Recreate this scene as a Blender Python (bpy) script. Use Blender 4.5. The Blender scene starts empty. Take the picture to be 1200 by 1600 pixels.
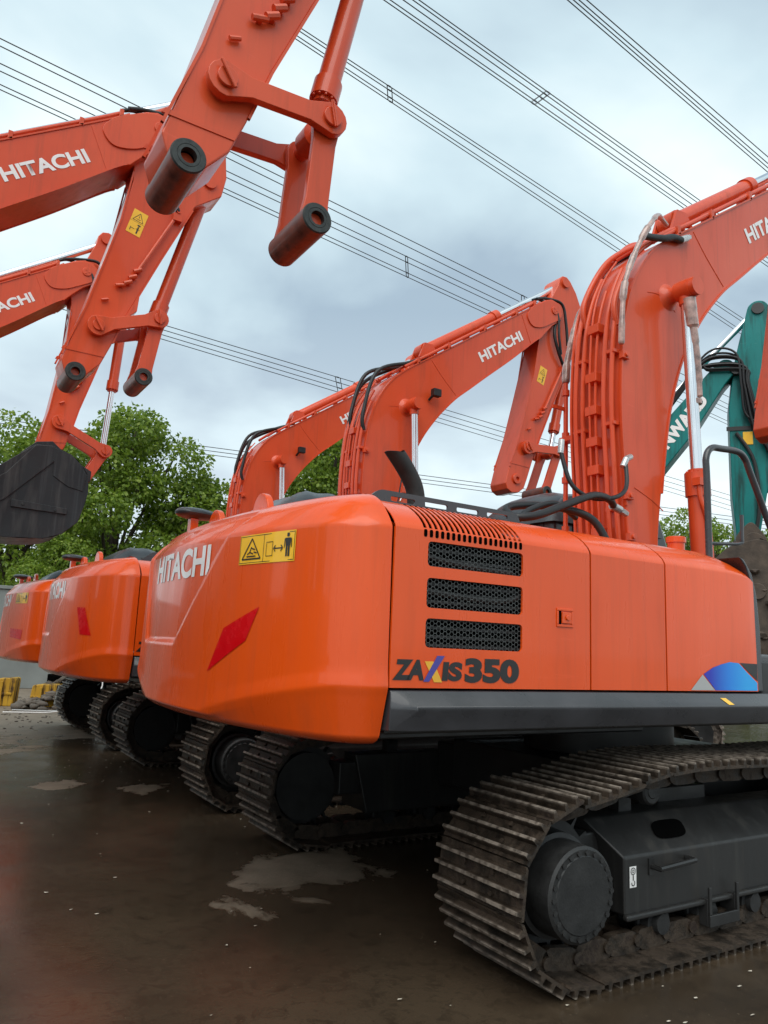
import bpy, bmesh, math, random
from mathutils import Vector, Matrix, noise
R = math.radians
scene = bpy.context.scene
COL = scene.collection
random.seed(7)

# ------------------------------------------------------------------ camera
cam = bpy.data.cameras.new('camera')
cam.sensor_fit = 'VERTICAL'; cam.sensor_height = 24.0; cam.lens = 1186.74 / 1600 * 24.0
cam.clip_start = 0.05; cam.clip_end = 3000
cam_o = bpy.data.objects.new('camera', cam); COL.objects.link(cam_o)
_r = Vector((0.84325, -0.53576, 0.04336)); _d = Vector((0.12957, 0.12432, -0.98375)); _f = Vector((0.52167, 0.83517, 0.17425))
M = Matrix.Identity(4)
for i in range(3):
    M[i][0] = _r[i]; M[i][1] = -_d[i]; M[i][2] = -_f[i]
M[0][3], M[1][3], M[2][3] = -4.9274, -2.6915, 1.4912
cam_o.matrix_world = M
scene.camera = cam_o

# ------------------------------------------------------------------ sky and sun
SUN_EL, SUN_AZ = R(52), R(226)          # azimuth of the direction the light comes from (math angle in XY)
world = bpy.data.worlds.new('World'); scene.world = world; world.use_nodes = True
nt = world.node_tree; nt.nodes.clear()
def N(tree, typ, **kw):
    n = tree.nodes.new(typ)
    for k, v in kw.items():
        if k.startswith('i_'):
            key = k[2:]; key = int(key) if key.isdigit() else key.replace('_', ' ')
            n.inputs[key].default_value = v
        else: setattr(n, k, v)
    return n
wo = N(nt, 'ShaderNodeOutputWorld'); bgs = N(nt, 'ShaderNodeBackground'); bgc = N(nt, 'ShaderNodeBackground')
sky = N(nt, 'ShaderNodeTexSky', sky_type='NISHITA'); sky.sun_disc = False
sky.sun_elevation = SUN_EL; sky.sun_rotation = R(90) - SUN_AZ; sky.air_density = 1.3; sky.dust_density = 3
bgs.inputs['Strength'].default_value = 0.10
nt.links.new(sky.outputs[0], bgs.inputs['Color'])
tc = N(nt, 'ShaderNodeTexCoord'); sep = N(nt, 'ShaderNodeSeparateXYZ'); nt.links.new(tc.outputs['Generated'], sep.inputs[0])
zz = N(nt, 'ShaderNodeMath', operation='MAXIMUM', i_1=0.0); nt.links.new(sep.outputs['Z'], zz.inputs[0])
za = N(nt, 'ShaderNodeMath', operation='ADD', i_1=0.22); nt.links.new(zz.outputs[0], za.inputs[0])
dx = N(nt, 'ShaderNodeMath', operation='DIVIDE'); dy = N(nt, 'ShaderNodeMath', operation='DIVIDE')
nt.links.new(sep.outputs['X'], dx.inputs[0]); nt.links.new(za.outputs[0], dx.inputs[1])
nt.links.new(sep.outputs['Y'], dy.inputs[0]); nt.links.new(za.outputs[0], dy.inputs[1])
cmb = N(nt, 'ShaderNodeCombineXYZ'); nt.links.new(dx.outputs[0], cmb.inputs[0]); nt.links.new(dy.outputs[0], cmb.inputs[1])
n1 = N(nt, 'ShaderNodeTexNoise', i_Scale=1.15, i_Detail=6.0, i_Roughness=0.46, i_Distortion=0.25)
nt.links.new(cmb.outputs[0], n1.inputs['Vector'])
rp = N(nt, 'ShaderNodeValToRGB'); nt.links.new(n1.outputs['Fac'], rp.inputs[0])
e = rp.color_ramp.elements
e[0].position = 0.39; e[0].color = (0.34, 0.44, 0.53, 1)
e[1].position = 0.62; e[1].color = (0.82, 0.93, 0.94, 1)
m = e.new(0.50); m.color = (0.56, 0.70, 0.76, 1)
# paler towards the horizon
hz = N(nt, 'ShaderNodeMapRange', i_1=0.0, i_2=0.42, i_3=0.75, i_4=0.0); nt.links.new(sep.outputs['Z'], hz.inputs[0])
hm = N(nt, 'ShaderNodeMix', data_type='RGBA'); nt.links.new(hz.outputs[0], hm.inputs[0])
nt.links.new(rp.outputs[0], hm.inputs[6]); hm.inputs[7].default_value = (0.80, 0.88, 0.92, 1)
nt.links.new(hm.outputs[2], bgc.inputs['Color']); bgc.inputs['Strength'].default_value = 1.06
mx = N(nt, 'ShaderNodeMixShader', i_0=0.93)
nt.links.new(bgs.outputs[0], mx.inputs[1]); nt.links.new(bgc.outputs[0], mx.inputs[2]); nt.links.new(mx.outputs[0], wo.inputs[0])

sun = bpy.data.lights.new('sun', 'SUN'); sun.energy = 1.8; sun.angle = R(60); sun.color = (1.0, 0.96, 0.90)
sun_o = bpy.data.objects.new('sun', sun); COL.objects.link(sun_o)
sd = Vector((math.cos(SUN_EL) * math.cos(SUN_AZ), math.cos(SUN_EL) * math.sin(SUN_AZ), math.sin(SUN_EL)))
sun_o.rotation_euler = sd.to_track_quat('Z', 'Y').to_euler()
scene.view_settings.view_transform = 'Standard'; scene.view_settings.look = 'None'
scene.view_settings.exposure = 0.27; scene.view_settings.gamma = 1.0
scene.render.engine = 'CYCLES'
scene.cycles.max_bounces = 6; scene.cycles.diffuse_bounces = 3; scene.cycles.glossy_bounces = 3
scene.cycles.use_denoising = True

# ------------------------------------------------------------------ materials
def mat_new(name):
    m = bpy.data.materials.new(name); m.use_nodes = True; t = m.node_tree
    return m, t, t.nodes['Principled BSDF']
def noise_n(t, scale, detail=4, rough=.55, stretch=None, coord='Object', dist=0.0):
    c = N(t, 'ShaderNodeTexCoord'); n = N(t, 'ShaderNodeTexNoise', i_Scale=scale, i_Detail=float(detail), i_Roughness=rough, i_Distortion=dist)
    if stretch:
        mp = N(t, 'ShaderNodeMapping'); mp.inputs['Scale'].default_value = stretch
        t.links.new(c.outputs[coord], mp.inputs[0]); t.links.new(mp.outputs[0], n.inputs['Vector'])
    else: t.links.new(c.outputs[coord], n.inputs['Vector'])
    return n.outputs['Fac']
def ramp(t, fac, stops):
    r = N(t, 'ShaderNodeValToRGB'); t.links.new(fac, r.inputs[0]); el = r.color_ramp.elements
    el[0].position, el[0].color = stops[0][0], stops[0][1] + (1,)
    el[1].position, el[1].color = stops[-1][0], stops[-1][1] + (1,)
    for p, c in stops[1:-1]:
        q = el.new(p); q.color = c + (1,)
    return r.outputs[0]
def mixc(t, fac, a, b, blend='MIX'):
    m = N(t, 'ShaderNodeMix', data_type='RGBA'); m.blend_type = blend
    for s, v in ((0, fac), (6, a), (7, b)):
        if hasattr(v, 'default_value') or hasattr(v, 'is_linked'): t.links.new(v, m.inputs[s])
        else: m.inputs[s].default_value = v if s == 0 else tuple(v) + (1,)
    return m.outputs[2]
def mrange(t, v, a, b, c, d):
    n = N(t, 'ShaderNodeMapRange', i_1=a, i_2=b, i_3=c, i_4=d); t.links.new(v, n.inputs[0]); return n.outputs[0]
def bump(t, p, h, s=.2, d=.01):
    b = N(t, 'ShaderNodeBump', i_Strength=s, i_Distance=d); t.links.new(h, b.inputs['Height']); t.links.new(b.outputs[0], p.inputs['Normal'])

def paint(name, c1, c2, dirt=(.12, .06, .03), damt=.35, rough=(.22, .42), coat=.6, spec=.34):
    m, t, p = mat_new(name)
    big = noise_n(t, 1.3, 3); streak = noise_n(t, 5, 5, .6, (1.6, 1.6, .22)); fine = noise_n(t, 42, 4, .65)
    c = mixc(t, mrange(t, big, .3, .7, 0, 1), c1, c2)
    d = mrange(t, streak, .52, .80, 0, damt); c = mixc(t, d, c, dirt)
    run = noise_n(t, 9, 4, .6, (2.2, 2.2, .07)); c = mixc(t, mrange(t, run, .56, .72, 0, damt * .55), c, (dirt[0] * .8, dirt[1] * .9, dirt[2]))
    scuff = noise_n(t, 17, 3, .5, (.18, 1, 1.6), dist=1.2); c = mixc(t, mrange(t, scuff, .70, .74, 0, damt * .7), c, tuple(min(1, x * 1.15 + .04) for x in c1))
    sp = mrange(t, fine, .66, .80, 0, damt * .8); c = mixc(t, sp, c, dirt)
    t.links.new(c, p.inputs['Base Color'])
    t.links.new(mrange(t, streak, .3, .75, rough[0], rough[1]), p.inputs['Roughness'])
    p.inputs['Coat Weight'].default_value = coat; p.inputs['Coat Roughness'].default_value = .06; p.inputs['Specular IOR Level'].default_value = spec
    bump(t, p, noise_n(t, 26, 3), .10, .004)
    return m
ORANGE = paint('orange_paint', (.76, .078, .004), (.80, .090, .006), dirt=(.32, .055, .02), damt=.26, coat=.38)
BOOM = paint('orange_boom_paint', (.64, .066, .015), (.70, .086, .023), dirt=(.30, .045, .012), damt=.45, rough=(.28, .45), coat=.30)
TEAL = paint('teal_paint', (.002, .155, .145), (.005, .21, .20), dirt=(.012, .014, .012), damt=1.1, rough=(.35, .6), coat=.05, spec=.25)
YELLOW = paint('yellow_paint', (.62, .34, .02), (.55, .30, .02), damt=.5)
def simple(name, col, rough=.5, metal=0.0, var=.25, nscale=8, coat=0.0, bmp=.1):
    m, t, p = mat_new(name)
    n = noise_n(t, nscale, 5, .6)
    a = tuple(x * (1 - var) for x in col); b = tuple(min(1, x * (1 + var)) for x in col)
    t.links.new(mixc(t, mrange(t, n, .3, .7, 0, 1), a, b), p.inputs['Base Color'])
    t.links.new(mrange(t, n, .3, .7, max(.02, rough - .1), min(1, rough + .1)), p.inputs['Roughness'])
    p.inputs['Metallic'].default_value = metal; p.inputs['Coat Weight'].default_value = coat
    if bmp: bump(t, p, noise_n(t, nscale * 5, 4), bmp, .004)
    return m
BLACK = simple('black_steel_paint', (.021, .0205, .020), .42, 0, .35, 6)
SKIRT = simple('charcoal_skirt_paint', (.036, .036, .040), .30, 0, .3, 4, .3)
RUBBER = simple('black_rubber', (.009, .009, .0095), .45, 0, .3, 20)
CHROME = simple('chrome_rod', (.80, .81, .83), .14, 1.0, .05, 3, 0, .0)
SLEEVE = simple('clear_plastic_wrap', (.38, .24, .20), .16, 0, .6, 11, .9, .35)
DARK = simple('shadow_black', (.003, .003, .003), 1.0, 0, .2, 5); DARK.node_tree.nodes['Principled BSDF'].inputs['Specular IOR Level'].default_value = 0  # stands in for shade in openings, gaps and bores; plain black on the crate
GLASSM = simple('dark_glass', (.02, .025, .03), .06, 0, .2, 2, .5, 0)
DECALY = simple('yellow_decal', (.95, .52, .02), .35, 0, .08, 9, .3, 0)
DECALK = simple('black_decal', (.012, .012, .012), .4, 0, .1, 9, .2, 0)
DECALW = simple('white_decal', (.86, .84, .82), .4, 0, .06, 9, .2, 0)
DECALB = simple('violet_decal', (.06, .05, .30), .35, 0, .05, 9, .3, 0)
DECALO = simple('amber_decal', (.80, .42, .03), .35, 0, .05, 9, .3, 0)
DECALG = simple('grey_decal', (.42, .42, .41), .4, 0, .06, 9, .3, 0)
REDREF = simple('red_reflector', (.66, .001, .005), .25, 0, .04, 12, .3, 0)
BORE = simple('bushing_steel', (.035, .040, .038), .5, .3, .4, 30)
BRUSH = simple('worn_brown_tube', (.17, .05, .028), .42, .2, .5, 14, .2)
TARP = simple('grey_tarpaulin', (.035, .042, .046), .38, 0, .25, 9, .2, .5)
# blue swoosh with its printed gradient along x
m_, t_, p_ = mat_new('blue_swoosh_decal'); c_ = N(t_, 'ShaderNodeTexCoord'); s_ = N(t_, 'ShaderNodeSeparateXYZ'); t_.links.new(c_.outputs['Generated'], s_.inputs[0])
t_.links.new(ramp(t_, s_.outputs['X'], [(.12, (.015, .03, .45)), (.45, (.01, .22, .75)), (.8, (.02, .38, .85))]), p_.inputs['Base Color']); p_.inputs['Roughness'].default_value = .3
SWOOSH = m_
# tracks: muddy steel with worn bright edges
m_, t_, p_ = mat_new('muddy_track_steel')
g_ = N(t_, 'ShaderNodeNewGeometry'); oi = N(t_, 'ShaderNodeObjectInfo')
mp = N(t_, 'ShaderNodeTexCoord'); va = N(t_, 'ShaderNodeVectorMath', operation='ADD'); vm = N(t_, 'ShaderNodeCombineXYZ')
ml = N(t_, 'ShaderNodeMath', operation='MULTIPLY', i_1=37.0); t_.links.new(oi.outputs['Random'], ml.inputs[0]); t_.links.new(ml.outputs[0], vm.inputs[0])
t_.links.new(mp.outputs['Object'], va.inputs[0]); t_.links.new(vm.outputs[0], va.inputs[1])
na = N(t_, 'ShaderNodeTexNoise', i_Scale=9.0, i_Detail=7.0, i_Roughness=.68); t_.links.new(va.outputs[0], na.inputs['Vector'])
col = ramp(t_, na.outputs['Fac'], [(.28, (.006, .005, .004)), (.45, (.030, .021, .014)), (.56, (.062, .043, .029)), (.66, (.024, .014, .010)), (.78, (.10, .068, .045))])
szz = N(t_, 'ShaderNodeSeparateXYZ'); t_.links.new(mp.outputs['Object'], szz.inputs[0]); nb = N(t_, 'ShaderNodeTexNoise', i_Scale=24.0, i_Detail=4.0); t_.links.new(va.outputs[0], nb.inputs['Vector'])
wz = N(t_, 'ShaderNodeMath', operation='MULTIPLY'); t_.links.new(mrange(t_, szz.outputs['Z'], .031, .042, 0, .95), wz.inputs[0]); t_.links.new(mrange(t_, nb.outputs['Fac'], .35, .6, .15, 1), wz.inputs[1]); edge = wz.outputs[0]
col = mixc(t_, edge, col, (.30, .25, .205))
t_.links.new(col, p_.inputs['Base Color']); t_.links.new(mrange(t_, na.outputs['Fac'], .3, .7, .38, .8), p_.inputs['Roughness']); p_.inputs['Metallic'].default_value = .25
bump(t_, p_, na.outputs['Fac'], .7, .02)
TRACK = m_
FRAME = paint('dusty_frame_paint', (.020, .0195, .019), (.028, .027, .026), dirt=(.075, .066, .055), damt=.55, rough=(.32, .6), coat=.05)
HUB = simple('dusty_black_casting', (.017, .0168, .0165), .55, 0, .45, 12, 0, .35)

# ------------------------------------------------------------------ mesh helpers
class MB:
    def __init__(s): s.v = []; s.f = []; s.mi = []; s.m = 0; s.sm = []
    def face(s, idx, smooth=True): s.f.append(tuple(idx)); s.mi.append(s.m); s.sm.append(smooth)
    def add(s, vs, fs):
        s.cuts = getattr(s, 'cuts', []) + [(len(s.v), len(s.f))]; b = len(s.v); s.v += [tuple(v) for v in vs]
        for f in fs: s.face([b + i for i in f])
        return s
    def box(s, x0, x1, y0, y1, z0, z1, M=None):
        vs = [Vector(p) for p in ((x0, y0, z0), (x1, y0, z0), (x1, y1, z0), (x0, y1, z0), (x0, y0, z1), (x1, y0, z1), (x1, y1, z1), (x0, y1, z1))]
        if M is not None: vs = [M @ v for v in vs]
        return s.add(vs, [(0, 3, 2, 1), (4, 5, 6, 7), (0, 1, 5, 4), (1, 2, 6, 5), (2, 3, 7, 6), (3, 0, 4, 7)])
    def prism(s, pts, y0, y1):     # pts in XZ
        a = sum(pts[i][0] * pts[(i + 1) % len(pts)][1] - pts[(i + 1) % len(pts)][0] * pts[i][1] for i in range(len(pts)))
        if a < 0: pts = pts[::-1]
        n = len(pts); vs = [(p[0], y0, p[1]) for p in pts] + [(p[0], y1, p[1]) for p in pts]
        return s.add(vs, [tuple(range(n)), tuple(range(2 * n - 1, n - 1, -1))] + [(i, n + i, n + (i + 1) % n, (i + 1) % n) for i in range(n)])
    def cyl(s, a, b, r, r2=None, n=24, caps=True):
        a, b = Vector(a), Vector(b); r2 = r if r2 is None else r2
        q = (b - a).normalized(); u = q.orthogonal().normalized(); w = q.cross(u); vs = []
        for c, rr in ((a, r), (b, r2)):
            vs += [c + rr * (math.cos(2 * math.pi * i / n) * u + math.sin(2 * math.pi * i / n) * w) for i in range(n)]
        fs = [(i, (i + 1) % n, n + (i + 1) % n, n + i) for i in range(n)]
        if caps: fs += [tuple(range(n - 1, -1, -1)), tuple(range(n, 2 * n))]
        return s.add(vs, fs)
    def lathe(s, a, axis, prof, n=28):      # prof [(dist along axis, radius)], open profile closed at the ends where r = 0
        a = Vector(a); q = Vector(axis).normalized(); u = q.orthogonal().normalized(); w = q.cross(u); vs = []
        for d, rr in prof: vs += [a + q * d + rr * (math.cos(2 * math.pi * i / n) * u + math.sin(2 * math.pi * i / n) * w) for i in range(n)]
        fs = []
        for k in range(len(prof) - 1):
            fs += [(k * n + i, k * n + (i + 1) % n, (k + 1) * n + (i + 1) % n, (k + 1) * n + i) for i in range(n)]
        return s.add(vs, fs)
    def tube(s, path, r, n=10, smooth=2, cap=True):
        p = [Vector(q) for q in path]
        if smooth: p = catmull(p, smooth * 3)
        up = None; vs = []; k = len(p)
        for i in range(k):
            tg = (p[min(i + 1, k - 1)] - p[max(i - 1, 0)])
            if tg.length < 1e-9: tg = Vector((0, 0, 1))
            tg.normalize()
            if up is None: up = tg.orthogonal().normalized()
            up = (up - tg * up.dot(tg)); up = up.normalized() if up.length > 1e-6 else tg.orthogonal().normalized()
            w = tg.cross(up); rr = r[i * (len(r) - 1) // max(1, k - 1)] if isinstance(r, (list, tuple)) else r
            vs += [p[i] + rr * (math.cos(2 * math.pi * j / n) * up + math.sin(2 * math.pi * j / n) * w) for j in range(n)]
        fs = [(i * n + j, i * n + (j + 1) % n, (i + 1) * n + (j + 1) % n, (i + 1) * n + j) for i in range(k - 1) for j in range(n)]
        if cap: fs += [tuple(range(n - 1, -1, -1)), tuple(range((k - 1) * n, k * n))]
        return s.add(vs, fs)
    def xform(s, M): s.v = [tuple(M @ Vector(v)) for v in s.v]; return s
    def mesh(s, name, mats, sharp=32):
        me = bpy.data.meshes.new(name); me.from_pydata(s.v, [], s.f)
        for mt in (mats if isinstance(mats, (list, tuple)) else [mats]): me.materials.append(mt)
        me.polygons.foreach_set('material_index', s.mi); me.polygons.foreach_set('use_smooth', [True] * len(s.f))
        bm = bmesh.new(); bm.from_mesh(me); bmesh.ops.recalc_face_normals(bm, faces=bm.faces); bm.to_mesh(me); bm.free()
        if sharp: me.set_sharp_from_angle(angle=R(sharp))
        me.update(); return me
def catmull(p, k):
    out = []
    for i in range(len(p) - 1):
        a, b, c, d = p[max(i - 1, 0)], p[i], p[i + 1], p[min(i + 2, len(p) - 1)]
        for j in range(k):
            t = j / k
            out.append(.5 * ((2 * b) + (c - a) * t + (2 * a - 5 * b + 4 * c - d) * t * t + (3 * b - a - 3 * c + d) * t ** 3))
    out.append(p[-1]); return out
def cat2(pts, k): return [(q.x, q.y) for q in catmull([Vector((a, b, 0)) for a, b in pts], k)]
def round_poly(pts, rad, seg=4):
    out = []; n = len(pts)
    for i in range(n):
        p0, p1, p2 = (Vector(pts[i - 1]), Vector(pts[i]), Vector(pts[(i + 1) % n]))
        a, b = (p0 - p1), (p2 - p1); r = min(rad, a.length * .45, b.length * .45)
        q0, q1 = p1 + a.normalized() * r, p1 + b.normalized() * r
        for j in range(seg + 1):
            t = j / seg; out.append(tuple((1 - t) ** 2 * q0 + 2 * t * (1 - t) * p1 + t * t * q1))
    return out
def disc_poly(cx, cz, r, n=20): return [(cx + r * math.cos(2 * math.pi * i / n), cz + r * math.sin(2 * math.pi * i / n)) for i in range(n)]
def plate_holes(outer, holes, thick, name, mat, to3d):
    cu = bpy.data.curves.new(name, 'CURVE'); cu.dimensions = '2D'; cu.fill_mode = 'BOTH'; cu.extrude = thick / 2
    for poly in [outer] + holes:
        sp = cu.splines.new('POLY'); sp.points.add(len(poly) - 1); sp.use_cyclic_u = True
        for i, q in enumerate(poly): sp.points[i].co = (q[0], q[1], 0, 1)
    ob = bpy.data.objects.new(name, cu); COL.objects.link(ob)
    dg = bpy.context.evaluated_depsgraph_get(); me = bpy.data.meshes.new_from_object(ob.evaluated_get(dg))
    bpy.data.objects.remove(ob); bpy.data.curves.remove(cu)
    for v in me.vertices: v.co = Vector(to3d(v.co.x, v.co.y, v.co.z))
    me.materials.clear(); me.materials.append(mat)
    bm = bmesh.new(); bm.from_mesh(me); bmesh.ops.remove_doubles(bm, verts=bm.verts, dist=1e-5)
    bmesh.ops.recalc_face_normals(bm, faces=bm.faces); bm.to_mesh(me); bm.free()
    me.set_sharp_from_angle(angle=R(40)); return me
def text2d(s, height, width=None, bold=.03):
    cu = bpy.data.curves.new('lettering', 'FONT'); cu.body = s; cu.size = 1; cu.offset = bold; cu.resolution_u = 5
    ob = bpy.data.objects.new('lettering', cu); COL.objects.link(ob)
    dg = bpy.context.evaluated_depsgraph_get(); me = bpy.data.meshes.new_from_object(ob.evaluated_get(dg))
    bpy.data.objects.remove(ob); bpy.data.curves.remove(cu)
    vs = [(v.co.x, v.co.y) for v in me.vertices]; fs = [tuple(p.vertices) for p in me.polygons]
    bpy.data.meshes.remove(me)
    x0, x1 = min(v[0] for v in vs), max(v[0] for v in vs); y0, y1 = min(v[1] for v in vs), max(v[1] for v in vs)
    sy = height / (y1 - y0); sx = (width / (x1 - x0)) if width else sy
    return [((a - x0) * sx, (b - y0) * sy) for a, b in vs], fs
def subdiv2d(vs, fs, maxlen):      # splits long edges so flat lettering can follow a curved panel
    bm = bmesh.new(); bv = [bm.verts.new((a, b, 0)) for a, b in vs]
    for f in fs:
        try: bm.faces.new([bv[i] for i in f])
        except ValueError: pass
    for _ in range(3):
        es = [e_ for e_ in bm.edges if e_.calc_length() > maxlen]
        if not es: break
        bmesh.ops.subdivide_edges(bm, edges=es, cuts=1); bmesh.ops.triangulate(bm, faces=bm.faces)
    bm.verts.index_update(); out = ([(v.co.x, v.co.y) for v in bm.verts], [tuple(v.index for v in f.verts) for f in bm.faces]); bm.free(); return out

ico = [(0, 0, 1), (.89, 0, .45), (.28, .85, .45), (-.72, .53, .45), (-.72, -.53, .45), (.28, -.85, .45), (.72, .53, -.45), (-.28, .85, -.45), (-.89, 0, -.45), (-.28, -.85, -.45), (.72, -.53, -.45), (0, 0, -1)]
icf = [(0, 1, 2), (0, 2, 3), (0, 3, 4), (0, 4, 5), (0, 5, 1), (1, 6, 2), (2, 7, 3), (3, 8, 4), (4, 9, 5), (5, 10, 1), (2, 6, 7), (3, 7, 8), (4, 8, 9), (5, 9, 10), (1, 10, 6), (6, 11, 7), (7, 11, 8), (8, 11, 9), (9, 11, 10), (10, 11, 6)]
def rock(mb, x, y, s, z=0, sq=.6):
    a = random.random() * 6.28; c, sn = math.cos(a), math.sin(a); vs = []
    for p in ico:
        k = random.uniform(.7, 1.25) * s; q = (p[0] * k * 1.2, p[1] * k, p[2] * k * sq); vs.append((x + q[0] * c - q[1] * sn, y + q[0] * sn + q[1] * c, z + q[2] + s * .2))
    mb.add(vs, icf)
# ------------------------------------------------------------------ object helpers
def tag(o, label=None, cat=None, group=None, kind=None):
    for k, v in (('label', label), ('category', cat), ('group', group), ('kind', kind)):
        if v: o[k] = v
    return o
def link(name, me, parent=None, bevel=0, loc=None, seg=2):
    o = bpy.data.objects.new(name, me); COL.objects.link(o)
    if parent: o.parent = parent
    if loc is not None: o.location = loc
    if bevel:
        b = o.modifiers.new('bevel', 'BEVEL'); b.width = bevel; b.segments = seg; b.limit_method = 'ANGLE'; b.angle_limit = R(32); b.harden_normals = True
    return o
def empty(name, loc, rz=0):
    o = bpy.data.objects.new(name, None); COL.objects.link(o); o.location = loc; o.rotation_euler = (0, 0, rz); o.empty_display_size = .3; return o
CACHE = {}
def cached(key, fn):
    if key not in CACHE: CACHE[key] = fn()
    return CACHE[key]
SH = Matrix.Translation((0, -1.5, 0))      # machine coordinates are drawn with the right-hand side at y = 0, the base point is at y = 1.5
def part(root, name, key, fn, mats, parent=None, bevel=0, sharp=32):
    def build():
        r = fn()
        if isinstance(r, MB): r = r.mesh(name, mats, sharp)
        r.transform(SH); return r
    return link(name, cached(key, build), parent or root, bevel)

def part_each(root, name, key, fn, mats, parent=None, per=1, bevel=0, sharp=32):
    def build():
        mb = fn(); cs = mb.cuts[::per] + [(len(mb.v), len(mb.f))]; out = []
        for (v0, f0), (v1, f1) in zip(cs, cs[1:]):
            q = MB(); q.v = mb.v[v0:v1]; q.f = [tuple(i - v0 for i in f) for f in mb.f[f0:f1]]; q.mi = mb.mi[f0:f1]
            me = q.mesh(name, mats, sharp); me.transform(SH); out.append(me)
        return out
    for me in cached(key, build): link(name, me, parent or root, bevel)

# ================================================================== EXCAVATOR
TH = .385; SC = (-2.13, .425); IC = (2.05, .425)
def track_path():
    pts = []
    for i in range(0, 19):
        a = R(-90 - i * 10); 
        if -90 - i * 10 < -255: break
        pts.append((SC[0] + TH * math.cos(a), SC[1] + TH * math.sin(a)))
    pts += [(-1.9, .835), (-1.55, .915), (-1.1, .93), (-.4, .915), (.3, .92), (.9, .925), (1.4, .90)]
    for i in range(0, 19): 
        a = R(80 - i * 10)
        if 80 - i * 10 < -90: break
        pts.append((IC[0] + TH * math.cos(a), IC[1] + TH * math.sin(a)))
    pts += [(1.4, .04), (.5, .04), (-.5, .04), (-1.4, .04)]
    return pts
def resample(pts, n):
    P = [Vector(p) for p in pts] + [Vector(pts[0])]; L = [0]
    for a, b in zip(P, P[1:]): L.append(L[-1] + (b - a).length)
    out = []
    for k in range(n):
        s = L[-1] * k / n; i = max(j for j in range(len(L)) if L[j] <= s + 1e-9); i = min(i, len(P) - 2)
        t = (s - L[i]) / (L[i + 1] - L[i]); out.append(P[i].lerp(P[i + 1], t))
    return out, L[-1]
NSH = 50
TPTS, TLEN = resample(track_path(), NSH)
def shoe_mb(pitch):
    mb = MB(); h = pitch / 2
    prof = [(-h + .006, -.006), (h - .012, -.006), (h - .004, -.016), (h + .004, -.012), (h - .004, .006), (-h + .004, .008)]
    # plate with three grousers, drawn in (along, out) and extruded across the shoe
    prof = [(-h + .003, -.005), (h - .006, -.005), (h + .006, .003), (h + .004, .010), (h - .022, .010), (h - .028, .043), (h - .042, .043), (h - .050, .010),
            (.012, .010), (.007, .043), (-.007, .043), (-.012, .010), (-h + .050, .010), (-h + .042, .043), (-h + .028, .043), (-h + .020, .010), (-h + .003, .010)]
    mb.prism([(a, b) for a, b in prof], -.3, .3)
    for y in (-.1, .1):            # chain links on the inside of the plate
        mb.prism(round_poly([(-h - .02, -.0055), (h - .03, -.0055), (h + .015, -.06), (h - .02, -.105), (-h + .02, -.105), (-h - .03, -.06)], .03, 3), y - .022, y + .022)
        mb.cyl((-h, y - .035, -.06), (-h, y + .035, -.06), .03, n=12)
    mb.cyl((-h, -.1, -.06), (-h, .1, -.06), .026, n=10)
    for x in (-.045, .045):
        for y in (-.1, .1): mb.cyl((x, y, .0105), (x, y, .024), .013, n=6)
    return mb
def shoe_matrix(i):
    a, b = TPTS[i - 1], TPTS[(i + 1) % NSH]; t = (b - a).normalized(); p = TPTS[i]
    out = Vector((-t.y, t.x));      # path runs clockwise: bottom -> rear -> top
    if out.dot(p - Vector(((SC[0] + IC[0]) / 2 if SC[0] < p.x < IC[0] else (SC[0] if p.x <= SC[0] else IC[0]), .45))) < 0: out = -out
    X = Vector((t.x, 0, t.y)); Z = Vector((out.x, 0, out.y)); Y = Z.cross(X)
    Mx = Matrix(((X.x, Y.x, Z.x, p.x), (X.y, Y.y, Z.y, 0), (X.z, Y.z, Z.z, p.y), (0, 0, 0, 1)))
    return Mx
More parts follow.
